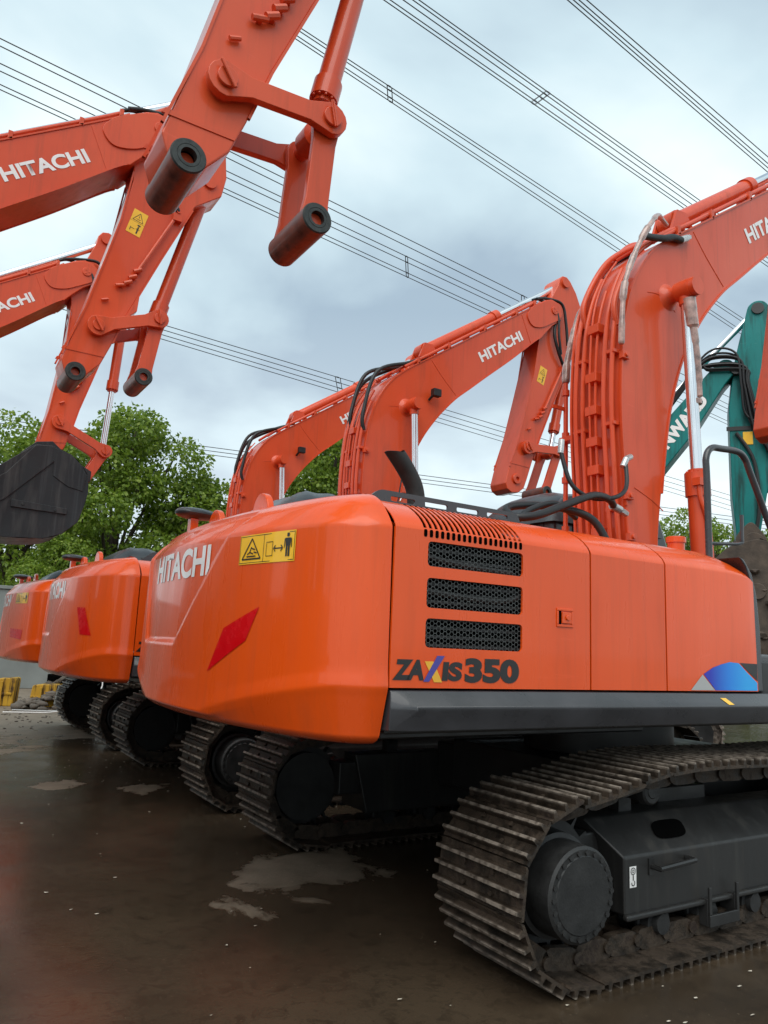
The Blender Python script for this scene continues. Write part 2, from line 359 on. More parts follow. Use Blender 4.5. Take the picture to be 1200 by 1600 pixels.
def build_tracks(root, detailed):
    for side, yc in ((0, .2), (1, 2.8)):
        sg = 1 if side == 0 else -1
        Y = lambda y: yc + sg * y               # y measured from shoe centre, negative = outward
        def ylo(a, b): return (min(Y(a), Y(b)), max(Y(a), Y(b)))
        if detailed:
            tr = part(root, 'crawler_track', 'chainpins%d' % side, lambda: (lambda mb: [mb.cyl((p.x * .999, Y(-.012), p.y), (p.x * .999, Y(.012), p.y), .02, n=8) for p in [Vector((q.x + (.0), q.y)).lerp(Vector((0, .45)), .0) + (Vector((0, .45)) - q).normalized() * .06 for q in TPTS]] and mb)(MB()), TRACK)
            for i in range(NSH):
                me = cached('shoe', lambda: shoe_mb(TLEN / NSH).mesh('track_shoe', TRACK, 30))
                o = link('track_shoe', me, tr)
                M2 = shoe_matrix(i); M2[1][3] = yc - 1.5; o.matrix_local = M2
        else:
            def allshoes():
                mb = MB(); s = shoe_mb(TLEN / NSH)
                for i in range(NSH):
                    M2 = shoe_matrix(i); M2[1][3] = yc; b = len(mb.v)
                    mb.v += [tuple(M2 @ Vector(v)) for v in s.v]
                    for f in s.f: mb.face([b + k for k in f])
                return mb
            part(root, 'crawler_track', 'allshoes%d' % side, allshoes, TRACK)
        def frame():
            mb = MB(); x0, x1 = -1.70, 1.45
            sec = [(-.14, .225), (-.14, .50), (.04, .66), (.22, .66), (.26, .225)]
            ring = []
            for x, k in ((x0, 0), (x0 + .001, 0), (x1, 0)):
                pass
            # box girder with sloping shoulder; its end is cut back towards the top
            offs = [0, 0, -.10, -.10, 0]
            n = len(sec); vs = [(x0 + o_ * -1 * (-1), Y(a), b) for (a, b), o_ in zip(sec, offs)] + [(x1 - o_, Y(a), b) for (a, b), o_ in zip(sec, offs)]
            mb.add(vs, [tuple(range(n)), tuple(range(2 * n - 1, n - 1, -1))] + [(i, (i + 1) % n, n + (i + 1) % n, n + i) for i in range(n)])
            a, b = ylo(-.165, -.13); mb.box(x0 - .01, x1, a, b, .205, .235)         # bottom flange
            a, b = ylo(.0, .2); mb.box(x0 - .22, x0 + .1, a, b, .36, .60)            # bracket towards the final drive
            a, b = ylo(.02, .18); mb.box(x1 - .1, x1 + .45, a, b, .34, .50)          # idler fork
            a, b = ylo(.2, .9); mb.box(-1.0, -.55, a, b, .40, .74); mb.box(.55, 1.0, a, b, .40, .74)
            return mb
        fr = part(root, 'track_frame', 'frame%d' % side, frame, FRAME, bevel=.012)
        def opening_patch():
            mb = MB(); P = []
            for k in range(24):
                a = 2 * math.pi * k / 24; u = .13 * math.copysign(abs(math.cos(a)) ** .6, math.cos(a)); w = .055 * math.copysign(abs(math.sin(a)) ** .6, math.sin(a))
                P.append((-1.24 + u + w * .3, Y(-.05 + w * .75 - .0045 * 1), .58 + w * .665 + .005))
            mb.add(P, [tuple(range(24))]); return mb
        part(root, 'opening_shade', 'opening_patch%d' % side, opening_patch, DARK, fr)  # flat black patch on the shoulder, shade of an opening put in as colour
        def rollers():
            mb = MB()
            for x in (-1.42, -1.02, -.62, -.22, .18, .58, .98, 1.36):
                a, b = Y(-.15), Y(.15); q = Vector((0, b - a, 0))
                mb.lathe((x, a, .155), q, [(0, .001), (0, .05), (.03, .055), (.03, .085), (.08, .088), (.085, .10), (.10, .10), (.105, .075), (.195, .075), (.2, .10), (.215, .10), (.22, .088), (.27, .085), (.27, .055), (.3, .05), (.3, .001)], 20)
            return mb
        part_each(root, 'track_roller', 'rollers%d' % side, rollers, HUB, fr)
        def guards():
            mb = MB()
            for x in (-.96, .12, 1.2):
                a, b = ylo(-.19, -.175); mb.box(x - .13, x + .13, a, b, .10, .16); mb.box(x - .13, x - .11, a, b, .16, .30); mb.box(x + .11, x + .13, a, b, .16, .30)
                a, b = ylo(-.175, -.08); mb.box(x - .13, x - .11, a, b, .10, .24); mb.box(x + .11, x + .13, a, b, .10, .24); mb.box(x - .11, x + .11, a, b, .095, .107)
            return mb
        part_each(root, 'roller_guard', 'guards%d' % side, guards, BLACK, fr, per=6, bevel=.004)
        def carrier():
            mb = MB()
            for x in (-1.42, .1, 1.2):
                q = (0, Y(.2) - Y(-.12), 0)
                mb.lathe((x, Y(-.10), .795), q, [(0, .001), (0, .035), (.004, .04), (.004, .062), (.012, .072), (.06, .075), (.065, .062), (.2, .062), (.205, .075), (.26, .075), (.26, .001)], 24)
                a, b = ylo(.09, .16); mb.box(x - .05, x + .05, a, b, .60, .78)
            return mb
        part_each(root, 'carrier_roller', 'carrier%d' % side, carrier, HUB, fr, per=2)
        def handle():
            mb = MB(); y = Y(-.145); o = Y(-.20)
            mb.tube([(-1.50, y, .44), (-1.50, o, .44), (-1.22, o, .455), (-1.22, y, .455)], .014, 8, 0); a, b = ylo(-.148, -.142)
            mb.box(-1.52, -1.48, a, b, .40, .48); return mb
        part(root, 'grab_handle', 'handle%d' % side, handle, BLACK, fr)
        def sticker():
            mb = MB(); y = Y(-.1435); a, b = -1.665, -1.615
            q = [(a, .355), (b, .355), (b, .455), (a, .455)]
            mb.add([(u, y, w) for u, w in q], [(0, 1, 2, 3)]); mb.m = 1
            y2 = Y(-.1455)
            def ring(cx, cz, r0, r1, a0, a1, n=16):
                P = [];
                for k in range(n + 1):
                    t = a0 + (a1 - a0) * k / n; P += [(cx + r0 * math.cos(t), y2, cz + r0 * math.sin(t)), (cx + r1 * math.cos(t), y2, cz + r1 * math.sin(t))]
                mb.add(P, [(2 * k, 2 * k + 1, 2 * k + 3, 2 * k + 2) for k in range(n)])
            cx = (a + b) / 2
            ring(cx, .432, .014, .018, 0, 2 * math.pi); ring(cx, .432, .005, .008, 0, 2 * math.pi, 10); ring(cx, .376, .009, .014, R(-200), R(60)); mb.box(cx - .003, cx + .003, y2 - .0003, y2 + .0003, .389, .413)
            return mb
        if side == 0: part(root, 'lifting_point_sticker', 'sticker', sticker, [DECALW, DECALK], fr)
        def drive():
            mb = MB(); a = Y(-.30); q = (0, sg, 0)
            mb.lathe((-2.16, a, .425), q, [(0, .001), (.0, .165), (.004, .170), (.004, .195), (.014, .208), (.16, .213), (.165, .235), (.30, .245), (.42, .245), (.42, .001)], 48)
            return mb
        dr = part(root, 'final_drive', 'drive%d' % side, drive, HUB)
        def bolts():
            mb = MB()
            for k in range(22):
                t = 2 * math.pi * k / 22; c = (-2.16 + .183 * math.cos(t), .425 + .183 * math.sin(t)); mb.cyl((c[0], Y(-.285), c[1]), (c[0], Y(-.304), c[1]), .0125, n=8)
            return mb
        part(root, 'hub_bolts', 'bolts%d' % side, bolts, BLACK, dr)
        def sprocket():
            mb = MB(); P = []
            for k in range(21):
                for da, rr in ((-.11, .285), (-.04, .335), (.04, .335), (.11, .285)):
                    t = 2 * math.pi * (k + da * 1.2) / 21; P.append((SC[0] + rr * math.cos(t), SC[1] + rr * math.sin(t)))
            mb.prism(P, Y(0) - .03, Y(0) + .03); return mb
        part(root, 'sprocket', 'sprocket%d' % side, sprocket, HUB, dr)
        def idler():
            mb = MB(); mb.lathe((IC[0], Y(-.09), IC[1]), (0, sg, 0), [(0, .001), (0, .08), (.02, .09), (.02, .25), (0, .26), (0, .30), (.05, .30), (.055, .33), (.125, .33), (.13, .30), (.18, .30), (.18, .001)], 40); return mb
        part(root, 'idler_wheel', 'idler%d' % side, idler, HUB)

# ---- counterweight surface
PLAN_H = [(-3.19, -.004), (-3.25, .004), (-3.315, .034), (-3.385, .095), (-3.455, .205), (-3.522, .39), (-3.585, .70), (-3.63, 1.08), (-3.648, 1.5)]
PLAN = cat2(PLAN_H + [(x, 3 - y) for x, y in PLAN_H[-2::-1]], 8)
def wfun(y):
    w = min(1, max(0, (abs(y - 1.5) - .45) / .95)); return w ** .8
def inset(z, w):
    zc = 1.125 + .195 * w; dp = .018 + .030 * w
    pr = [(1.085, dp + .095), (1.092, dp + .055), (1.104, dp + .026), (1.122, dp + .008), (max(1.124, zc - .030), .012), (zc - .008 if zc > 1.14 else 1.132, .005), (zc + .008, .001), (zc + .03, .002 + .002 * w), (zc + .07, .004 + .006 * w), (2.0, .020), (2.012, .025), (2.05, .052), (2.10, .095), (2.14, .142), (2.165, .20), (2.185, .30), (2.20, .50)]
    for (a, b), (c, d) in zip(pr, pr[1:]):
        if z <= c: return b + (d - b) * max(0, (z - a) / (c - a))
    return pr[-1][1]
def cw_recess(y, z):
    if z < 1.44 or z > 2.12: return 0
    k = (2.10 - z) / (2.10 - 1.48); L = .80 + k * .68; Rr = 2.58 - k * .30
    d = min(y - L, Rr - y, (z - 1.46))
    return max(0, min(1, d / .022)) * .020
def plan_point(y, z):
    best = None
    for i in range(len(PLAN) - 1):
        a, b = PLAN[i], PLAN[i + 1]
        if a[1] <= y <= b[1]:
            t = (y - a[1]) / max(1e-9, b[1] - a[1]); x = a[0] + (b[0] - a[0]) * t
            n = Vector((-(b[1] - a[1]), (b[0] - a[0]))).normalized(); return x, n
    return -3.5, Vector((-1, 0))
def cw_point(y, z, off=0.0):
    x, n = plan_point(y, z); w = wfun(y); d = inset(z, w) + cw_recess(y, z) - off
    return (x - n.x * d, y - n.y * d, z)
def counterweight():
    mb = MB(); zs = [1.085, 1.088, 1.092, 1.10] + [1.108 + i * .0075 for i in range(36)] + [1.385, 1.41] + [1.44 + i * .0140 for i in range(49)] + [2.13, 2.15, 2.165, 2.175, 2.183, 2.19, 2.195, 2.20]
    ys = [PLAN[i] for i in range(len(PLAN))]; dense = []
    for a, b in zip(ys, ys[1:]):
        k = max(1, int(math.hypot(b[0] - a[0], b[1] - a[1]) / .013))
        dense += [(a[0] + (b[0] - a[0]) * j / k, a[1] + (b[1] - a[1]) * j / k) for j in range(k)]
    dense.append(ys[-1]); n = len(dense); vs = []
    for z in zs:
        for i, (x, y) in enumerate(dense):
            a, b = dense[max(0, i - 3)], dense[min(n - 1, i + 3)]; nn = Vector((-(b[1] - a[1]), (b[0] - a[0]))).normalized()
            w = wfun(y)
            d = inset(z, w) + cw_recess(y, z)
            if i in (0, n - 1): nn = Vector((0, -1 if i == 0 else 1))
            px, py = x - nn.x * d, y - nn.y * d
            if px > -3.19: px = -3.19
            vs.append((px, py, z))
    fs = [(k * n + i, k * n + i + 1, (k + 1) * n + i + 1, (k + 1) * n + i) for k in range(len(zs) - 1) for i in range(n - 1)]
    top = len(zs) - 1
    fs.append(tuple(top * n + i for i in range(n))); fs.append(tuple(i for i in range(n - 1, -1, -1)))
    fs.append(tuple([k * n for k in range(len(zs))] + [k * n + n - 1 for k in range(len(zs) - 1, -1, -1)]))
    return mb.add(vs, fs)
def curved_decal(polys, off=.003):      # polys: list of (mat index, [(y,z)..]) quads mapped on the counterweight
    mb = MB()
    for mi, P, nu, nv, o in polys:
        mb.m = mi; vs = []
        for j in range(nv + 1):
            for i in range(nu + 1):
                u, v = i / nu, j / nv
                a = Vector(P[0]).lerp(Vector(P[1]), u); b = Vector(P[3]).lerp(Vector(P[2]), u); q = a.lerp(b, v); vs.append(cw_point(q.x, q.y, off + o))
        mb.add(vs, [(j * (nu + 1) + i, j * (nu + 1) + i + 1, (j + 1) * (nu + 1) + i + 1, (j + 1) * (nu + 1) + i) for j in range(nv) for i in range(nu)])
    return mb
def seg2(a, b, w):
    a, b = Vector(a), Vector(b); n = (b - a).normalized(); n = Vector((-n.y, n.x)) * w / 2; return [tuple(a - n), tuple(b - n), tuple(b + n), tuple(a + n)]
def decal_polys(y1, y0, z0, z1):     # y1 = far (left as read) edge, y0 = near edge
    W, H = y1 - y0, z1 - z0; f = lambda u, v: (y1 - W * u, z0 + H * v); P = []
    P.append((0, [f(0, 0), f(1, 0), f(1, 1), f(0, 1)], 8, 4, 0))
    def L(a, b, w=.012, k=1): P.append((1, seg2(f(*a), f(*b), w * H / .15), 2, 1, .0015 * k))
    for a, b in (((.02, .05), (.98, .05)), ((.02, .95), (.98, .95)), ((.015, .03), (.015, .97)), ((.985, .03), (.985, .97)), ((.48, .04), (.48, .96))): L(a, b, .003)
    T = [(.07, .17), (.43, .17), (.25, .86)]
    for i in range(3): L(T[i], T[(i + 1) % 3], .008, 1 + i * .2)
    for a, b in (((.16, .26), (.34, .26)), ((.25, .58), (.22, .40)), ((.22, .40), (.17, .33)), ((.22, .40), (.29, .34)), ((.25, .54), (.32, .48)), ((.30, .40), (.36, .36))): L(a, b, .006, 1.8)
    for a, b in (((.53, .22), (.64, .22)), ((.64, .22), (.64, .68)), ((.64, .68), (.53, .68)), ((.53, .68), (.53, .22))): L(a, b, .003, 1.3)
    L((.67, .45), (.80, .45), .006); 
    for s_, x in ((1, .66), (-1, .81)):
        L((x, .45), (x + s_ * .03, .55), .006, 1.5); L((x, .45), (x + s_ * .03, .35), .006, 1.7)
    # standing figure
    P.append((1, [f(.855, .50), f(.925, .50), f(.935, .76), f(.845, .76)], 1, 1, .0015)); P.append((1, [f(.86, .16), f(.885, .16), f(.887, .5), f(.858, .5)], 1, 1, .0018)); P.append((1, [f(.895, .16), f(.92, .16), f(.922, .5), f(.893, .5)], 1, 1, .0018))
    P.append((1, [f(.828, .44), f(.84, .44), f(.848, .74), f(.836, .74)], 1, 1, .002)); P.append((1, [f(.94, .44), f(.952, .44), f(.944, .74), f(.932, .74)], 1, 1, .002))
    P.append((1, [f(.872, .80), f(.908, .80), f(.908, .92), f(.872, .92)], 1, 1, .0022))
    return P
def cw_text():
    vs, fs = text2d('HITACHI', .165, 1.02, .035); vs, fs = subdiv2d(vs, fs, .05)
    return MB().add([cw_point(2.14 - a, 1.815 + b * 1.0, .0028) for a, b in vs], fs)

def side_tf(u, v, w): return (u, .006 + w, v)
GR = [(-3.01, -2.455, 1.845, 1.955), (-3.01, -2.455, 1.665, 1.795), (-3.01, -2.455, 1.495, 1.62)]
def build_house(root, opt):
    cw = part(root, 'counterweight', 'cw', counterweight, ORANGE, sharp=50)
    part(root, 'maker_lettering', 'cwtext', cw_text, DECALW, cw, sharp=0)
    if opt.get('decal', True):
        part(root, 'warning_decal', 'cwdecal', lambda: curved_decal(decal_polys(.76, .33, 1.845, 1.985)), [DECALY, DECALK], cw, sharp=0)
    rf = opt.get('reflector', 0)
    rp_ = [[(.98, 1.335), (.85, 1.545), (.55, 1.645), (.64, 1.49)], [(.50, 1.48), (.30, 1.475), (.46, 1.715), (.63, 1.72)], [(.80, 1.40), (.38, 1.38), (.36, 1.50), (.84, 1.52)]][rf]
    part(root, 'red_reflector', 'refl%d' % rf, lambda: curved_decal([(0, rp_, 8, 8, 0)]), REDREF, cw, sharp=0)
    for yy in (1.14, 1.86):
        def eye(yy=yy):
            mb = MB(); P = [(yy + .105 * math.cos(R(a)), 2.185 + .105 * math.sin(R(a))) for a in range(0, 181, 12)]
            n = len(P); mb.add([(-3.335, a, b) for a, b in P] + [(-3.295, a, b) for a, b in P], [tuple(range(n)), tuple(range(2 * n - 1, n - 1, -1))] + [(i, i + 1, n + i + 1, n + i) for i in range(n - 1)] + [(n - 1, 0, n, 2 * n - 1)])
            return mb
        part(root, 'lifting_eye', 'eye%.2f' % yy, eye, ORANGE, cw, bevel=.008)
    def pod():
        mb = MB(); mb.lathe((-3.52, 2.15, 2.31), (1, 0, -.06), [(0, .001), (.01, .03), (.04, .052), (.10, .066), (.18, .068), (.26, .058), (.31, .038), (.33, .001)], 20)
        mb.v = [(-3.36 + (x + 3.36) * .85, 2.15 + (y - 2.15) * 1.6, 2.30 + (z - 2.31) * .55) for x, y, z in mb.v]; mb.m = 1
        mb.box(-3.40, -3.35, 2.12, 2.18, 2.175, 2.285); return mb
    part(root, 'rear_pod', 'pod', pod, [TARP, ORANGE], cw)  # dark rounded pod on an orange stem, no lamp in it
    # --- right-hand side: engine door with cut-out vents, chamfered shoulder, fuel tank and front box
    def door():
        holes = [round_poly([(a, c), (b, c), (b, d), (a, d)], .022, 4) for a, b, c, d in GR]
        return plate_holes([(-3.183, 1.325), (-2.005, 1.325), (-2.005, 2.0), (-3.183, 2.0)], holes, .012, 'engine_door', ORANGE, side_tf)
    dr = part(root, 'engine_door', 'door', door, ORANGE)
    def shoulder(x0, x1, slots=None, end=0):
        prof = [(.000, 2.0), (.004, 2.012), (.016, 2.032), (.045, 2.062), (.085, 2.092), (.13, 2.118), (.18, 2.14), (.26, 2.158), (.40, 2.172), (.70, 2.182)]
        mb = MB(); xs = [x0]
        if slots:
            k = slots; w = (-2.45 + 3.035) / k
            for i in range(k): xs += [-3.035 + i * w, -3.035 + i * w + w * .56]
        xs.append(x1); cut = set(2 * i + 1 for i in range(slots)) if slots else set()
        n = len(prof); vs = [(x, a, b) for x in xs for a, b in prof] + [(x, a + .0035, b - .003) for x in xs for a, b in prof]; o = len(xs) * n; fs = []
        for i in range(len(xs) - 1):
            for j in range(n - 1):
                hole = i in cut and 1 <= j <= 5
                if not hole: fs.append((i * n + j, (i + 1) * n + j, (i + 1) * n + j + 1, i * n + j + 1)); fs.append((o + i * n + j, o + i * n + j + 1, o + (i + 1) * n + j + 1, o + (i + 1) * n + j))
            if i in cut:
                for a in (i, i + 1):
                    for j in range(1, 6): fs.append((a * n + j, a * n + j + 1, o + a * n + j + 1, o + a * n + j))
        for a in (0, len(xs) - 1):
            for j in range(n - 1): fs.append((a * n + j, a * n + j + 1, o + a * n + j + 1, o + a * n + j))
        mb.add(vs, fs)
        if slots:      # lower slot ends on the door are separate black inlays, shade as colour
            pass
        return mb
    part(root, 'louvred_shoulder', 'shoulder1', lambda: shoulder(-3.183, -2.005, 19), ORANGE, dr, sharp=40)
    def slotlow_shade():
        mb = MB(); w = (-2.45 + 3.035) / 19
        for i in range(19): x = -3.035 + i * w; mb.prism(round_poly([(x, 1.972), (x + w * .56, 1.972), (x + w * .56, 2.006), (x, 2.006)], .008, 3), -.0015, .004)
        return mb
    part(root, 'louvre_slot_shade', 'slotlow_shade', slotlow_shade, DARK, dr)  # black inlays on an uncut door, painting the shade of the slot ends
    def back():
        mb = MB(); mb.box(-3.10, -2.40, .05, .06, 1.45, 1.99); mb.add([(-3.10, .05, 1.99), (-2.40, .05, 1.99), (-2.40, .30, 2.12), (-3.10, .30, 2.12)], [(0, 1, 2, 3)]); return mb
    part(root, 'vent_shade_sheet', 'back', back, DARK, dr)  # added black sheet behind the vents, painting the dark interior
    def core():
        mb = MB(); 
        for k in range(13): z = 1.50 + k * .038; mb.box(-3.08, -2.42, .036, .049, z, z + .012)
        mb.tube([(-3.05, .035, 1.90), (-2.8, .03, 1.87), (-2.5, .035, 1.86)], .012, 8); mb.tube([(-3.0, .035, 1.74), (-2.6, .03, 1.72), (-2.42, .035, 1.76)], .014, 8); return mb
    part(root, 'radiator_core', 'core', core, HUB, dr)
    for gi, (a, b, c, d) in enumerate(GR):
        def grille(a=a, b=b, c=c, d=d):
            mb = MB(); s = .0120; ro, ri = s, s * .86; dxx = s * 1.5; dzz = s * math.sqrt(3)
            i = 0; x = a + s * .3
            while x < b + s * .4:
                z = c + (dzz / 2 if i % 2 else 0)
                while z < d + dzz * .2:
                    P = []
                    for k in range(6):
                        t = math.pi / 3 * k; P += [(x + ro * math.cos(t), .0085, z + ro * math.sin(t)), (x + ri * math.cos(t), .0085, z + ri * math.sin(t))]
                    mb.add(P, [(2 * k, 2 * ((k + 1) % 6), 2 * ((k + 1) % 6) + 1, 2 * k + 1) for k in range(6)])
                    z += dzz
                x += dxx; i += 1
            return mb
        part(root, 'honeycomb_grille', 'grille%d' % gi, grille, HEX, dr, sharp=0)
    def latch():
        mb = MB(); holes = []
        mb.box(-2.235, -2.125, -.006, .0, 1.700, 1.712); mb.box(-2.235, -2.125, -.006, .0, 1.622, 1.634); mb.box(-2.235, -2.223, -.006, .0, 1.635, 1.699); mb.box(-2.137, -2.125, -.006, .0, 1.635, 1.699); mb.box(-2.203, -2.142, -.010, .0, 1.640, 1.694); mb.cyl((-2.17, -.013, 1.668), (-2.17, -.018, 1.668), .013, n=14); return mb
    part(root, 'door_latch', 'latch', latch, ORANGE, dr, bevel=.003)
    def latchgap_shade():
        mb = MB(); mb.box(-2.2225, -2.2035, -.0012, .0, 1.635, 1.699); return mb
    part(root, 'latch_gap_shade', 'latchgap_shade', latchgap_shade, DARK, dr)  # black strip on the door face, shade of the gap given as colour
    # model lettering
    def z1():
        vs, fs = text2d('ZA', .086, .160, .055); mb = MB().add([(-3.172 + a + b * .16, -.0025, 1.357 + b) for a, b in vs], fs); return mb
    part(root, 'model_lettering', 'za', z1, DECALK, dr, sharp=0)
    def xb(): return MB().add([(-3.015, -.0035, 1.352), (-2.985, -.0035, 1.352), (-2.905, -.0035, 1.462), (-2.945, -.0035, 1.462)], [(0, 1, 2, 3)])
    part(root, 'letter_stroke', 'xb', xb, DECALB, dr, sharp=0)
    def xo(): return MB().add([(-2.958, -.0025, 1.350), (-2.915, -.0025, 1.350), (-2.963, -.0025, 1.437), (-3.010, -.0025, 1.437)], [(0, 1, 2, 3)])
    part(root, 'letter_stroke', 'xo', xo, DECALO, dr, sharp=0)
    def iss():
        vs, fs = text2d('IS', .082, .108, .055); mb = MB().add([(-2.918 + a + b * .10, -.0025, 1.356 + b) for a, b in vs], fs)
        vs, fs = text2d('350', .108, .318, .055); return mb.add([(-2.792 + a, -.0025, 1.350 + b) for a, b in vs], fs)
    part(root, 'model_lettering', 'is350', iss, DECALK, dr, sharp=0)
    # pump bay door
    pd = part(root, 'pump_bay_door', 'pump', lambda: MB().box(-1.993, -1.423, .0, .02, 1.325, 2.0), ORANGE)
    part(root, 'door_shoulder', 'shoulder2', lambda: shoulder(-1.993, -1.423), ORANGE, pd, sharp=40)
    # front tank with rounded nose
    def tank():
        prof = [(.000, 1.325), (.0, 2.0), (.004, 2.012), (.016, 2.032), (.045, 2.062), (.085, 2.092), (.13, 2.118), (.18, 2.14), (.26, 2.158), (.40, 2.172), (.9, 2.182), (.9, 1.325)]
        mb = MB(); xs = [(-1.411, 0), (-.90, 0), (-.78, .01), (-.70, .03), (-.65, .055), (-.62, .09), (-.60, .14)]; n = len(prof); vs = []
        for x, dz in xs:
            for a, b in prof: vs.append((x if b > 1.99 or x < -.9 else x + 0 * a, a, b if b < 1.4 else (b - dz if b > 2.001 else b)))
        vs2 = []
        for (x, dz) in xs:
            for a, b in prof:
                zt = b - (dz * max(0, (b - 1.95) / .23) if b > 1.95 else 0); vs2.append((x + (0.012 if b < 1.4 and x > -.65 else 0), a, zt))
        fs = [(i * n + j, (i + 1) * n + j, (i + 1) * n + (j + 1) % n, i * n + (j + 1) % n) for i in range(len(xs) - 1) for j in range(n)]
        fs += [tuple(range(n)), tuple(range(len(xs) * n - 1, (len(xs) - 1) * n - 1, -1))]
        return mb.add(vs2, fs)
    tk = part(root, 'fuel_tank_cover', 'tank', tank, ORANGE, sharp=40)
    part(root, 'tank_nose_trim', 'trim', lambda: MB().prism([(-.592, 1.325), (-.53, 1.325), (-.535, 1.70), (-.56, 1.90), (-.60, 2.02), (-.67, 2.10), (-.72, 2.115), (-.66, 2.06), (-.61, 1.96), (-.598, 1.86)], .004, .9), SKIRT, tk, bevel=.008)
    def fl(P, y=-.0025): return lambda: MB().add([(a, y, b) for a, b in P], [tuple(range(len(P)))])
    part(root, 'swoosh_decal', 'sw1', fl([(-1.22, 1.33), (-1.005, 1.33), (-1.115, 1.415)]), DECALG, tk, sharp=0)
    part(root, 'swoosh_decal', 'sw2', fl([(-1.0, 1.33), (-.60, 1.33), (-.60, 1.375), (-.70, 1.435), (-.775, 1.485), (-.86, 1.49), (-.94, 1.475), (-1.02, 1.455), (-1.105, 1.418)]), SWOOSH, tk, sharp=0)
    part(root, 'swoosh_decal', 'sw3', fl([(-.595, 1.385), (-.595, 1.485), (-.765, 1.487), (-.69, 1.44)]), DECALK, tk, sharp=0)
    part(root, 'filler_neck', 'filler', lambda: MB().lathe((-.645, .5, 2.12), (0, 0, 1), [(0, .055), (.13, .055), (.13, .064), (.165, .064), (.17, .055), (.172, .001)], 24), ORANGE, tk)
    # skirt beam below the doors
    def skirt():
        S = [(.03, 1.318), (-.004, 1.314), (-.068, 1.250), (-.066, 1.236), (-.030, 1.150), (.10, 1.146)]; n = len(S)
        mb = MB(); xs = [-3.178, -3.08, -.2]; vs = []
        for k, x in enumerate(xs):
            for a, b in S: vs.append((x, a if k else max(a, -.002) , b))
        fs = [(i * n + j, (i + 1) * n + j, (i + 1) * n + (j + 1) % n, i * n + (j + 1) % n) for i in range(2) for j in range(n)] + [tuple(range(n)), tuple(range(3 * n - 1, 2 * n - 1, -1))]
        return mb.add(vs, fs)
    part(root, 'side_skirt', 'skirt', skirt, SKIRT, bevel=.006)
    part(root, 'skirt_sticker', 'sksticker', lambda: MB().add([(-1.005, -.0315, 1.29), (-.955, -.0315, 1.29), (-.925, -.0655, 1.256), (-.975, -.0655, 1.256)], [(0, 1, 2, 3)]), DECALY)
    # left side, deck, hood
    part(root, 'left_side_panels', 'left', lambda: MB().box(-3.17, -.15, 2.96, 3.0, 1.30, 2.02).box(-3.17, -.15, 2.80, 2.955, 2.0, 2.12), ORANGE, bevel=.03)
    def hood():
        mb = MB(); mb.box(-3.15, -.60, .72, 1.16, 1.7, 2.176); mb.box(-3.15, -.20, 1.80, 2.90, 1.7, 2.19); mb.box(-3.15, -.70, 1.15, 1.82, 1.6, 2.195); return mb
    part(root, 'engine_hood', 'hood', hood, ORANGE, bevel=.02)
    def deck():
        mb = MB(); mb.box(-3.16, 1.55, .06, 2.94, 1.13, 1.29); mb.box(-2.6, .35, 1.15, 1.19, 1.29, 1.9); mb.box(-2.6, .35, 1.75, 1.85, 1.29, 1.6); mb.box(-.45, 1.5, .06, 1.1, 1.29, 1.50)
        return mb
    part(root, 'revolving_deck', 'deck', deck, BLACK, bevel=.01)
    part(root, 'step_box', 'stepbox', lambda: MB().box(-.50, .60, .08, .95, 1.325, 1.545).box(.62, 1.5, .08, .95, 1.325, 1.44), SKIRT, bevel=.02)
    def under():
        mb = MB(); mb.cyl((-.3, 1.5, .80), (-.3, 1.5, 1.13), .55, n=48); mb.box(-1.1, 1.1, .75, 2.25, .45, .80); mb.cyl((-1.9, 1.5, 1.0), (-1.9, 1.5, 1.13), .3, n=24); mb.box(-2.9, -1.0, .5, 1.3, 1.05, 1.13); mb.box(-2.7, -1.2, 1.7, 2.6, 1.04, 1.13); return mb
    part(root, 'centre_frame', 'under', under, BLACK, bevel=.01)
    # guard rail plate on the hood
    def rail():
        hs = []
        for a in (-2.90, -2.69, -2.48, -2.27): hs.append(round_poly([(a, 2.219), (a + .15, 2.219), (a + .15, 2.244), (a, 2.244)], .012, 3))
        return plate_holes(round_poly([(-3.12, 2.15), (-2.0, 2.15), (-2.05, 2.266), (-2.97, 2.270)], .03, 3), hs, .012, 'hood_guard', SKIRT, lambda u, v, w: (u, .50 + w, v))
    part(root, 'hood_guard', 'rail', rail, SKIRT)
    def grid():
        mb = MB()
        for k in range(16): x = -2.93 + k * .052; mb.box(x, x + .012, .52, .95, 2.206, 2.214, None)
        mb.box(-2.96, -2.06, .95, .96, 2.19, 2.25); return mb
    part(root, 'hood_grating', 'grid', grid, SKIRT)
    def exhaust():
        mb = MB(); P = catmull([Vector(q) for q in ((-2.50, .85, 2.12), (-2.50, .85, 2.30), (-2.515, .85, 2.39), (-2.55, .85, 2.455), (-2.60, .85, 2.52), (-2.655, .85, 2.58))], 4)
        n = 20; vs = []; up = Vector((0, 1, 0))
        for i, q in enumerate(P):
            tg = (P[min(i + 1, len(P) - 1)] - P[max(0, i - 1)]).normalized(); w = tg.cross(up).normalized()
            for rr in (.052, .047):
                for j in range(n):
                    a = 2 * math.pi * j / n; pt = q + rr * (math.cos(a) * up + math.sin(a) * w)
                    if i == len(P) - 1: pt += tg * (-math.sin(a)) * -.045
                    vs.append(pt)
        fs = []
        for i in range(len(P) - 1):
            for j in range(n):
                j2 = (j + 1) % n; a = i * 2 * n; b = (i + 1) * 2 * n
                fs += [(a + j, a + j2, b + j2, b + j), (a + n + j, b + n + j, b + n + j2, a + n + j2)]
        b = (len(P) - 1) * 2 * n; fs += [(b + j, b + (j + 1) % n, b + n + (j + 1) % n, b + n + j) for j in range(n)]
        return mb.add(vs, fs)
    if opt.get('exhaust'): part(root, 'exhaust_pipe', 'exhaust', exhaust, RUSTBLK)
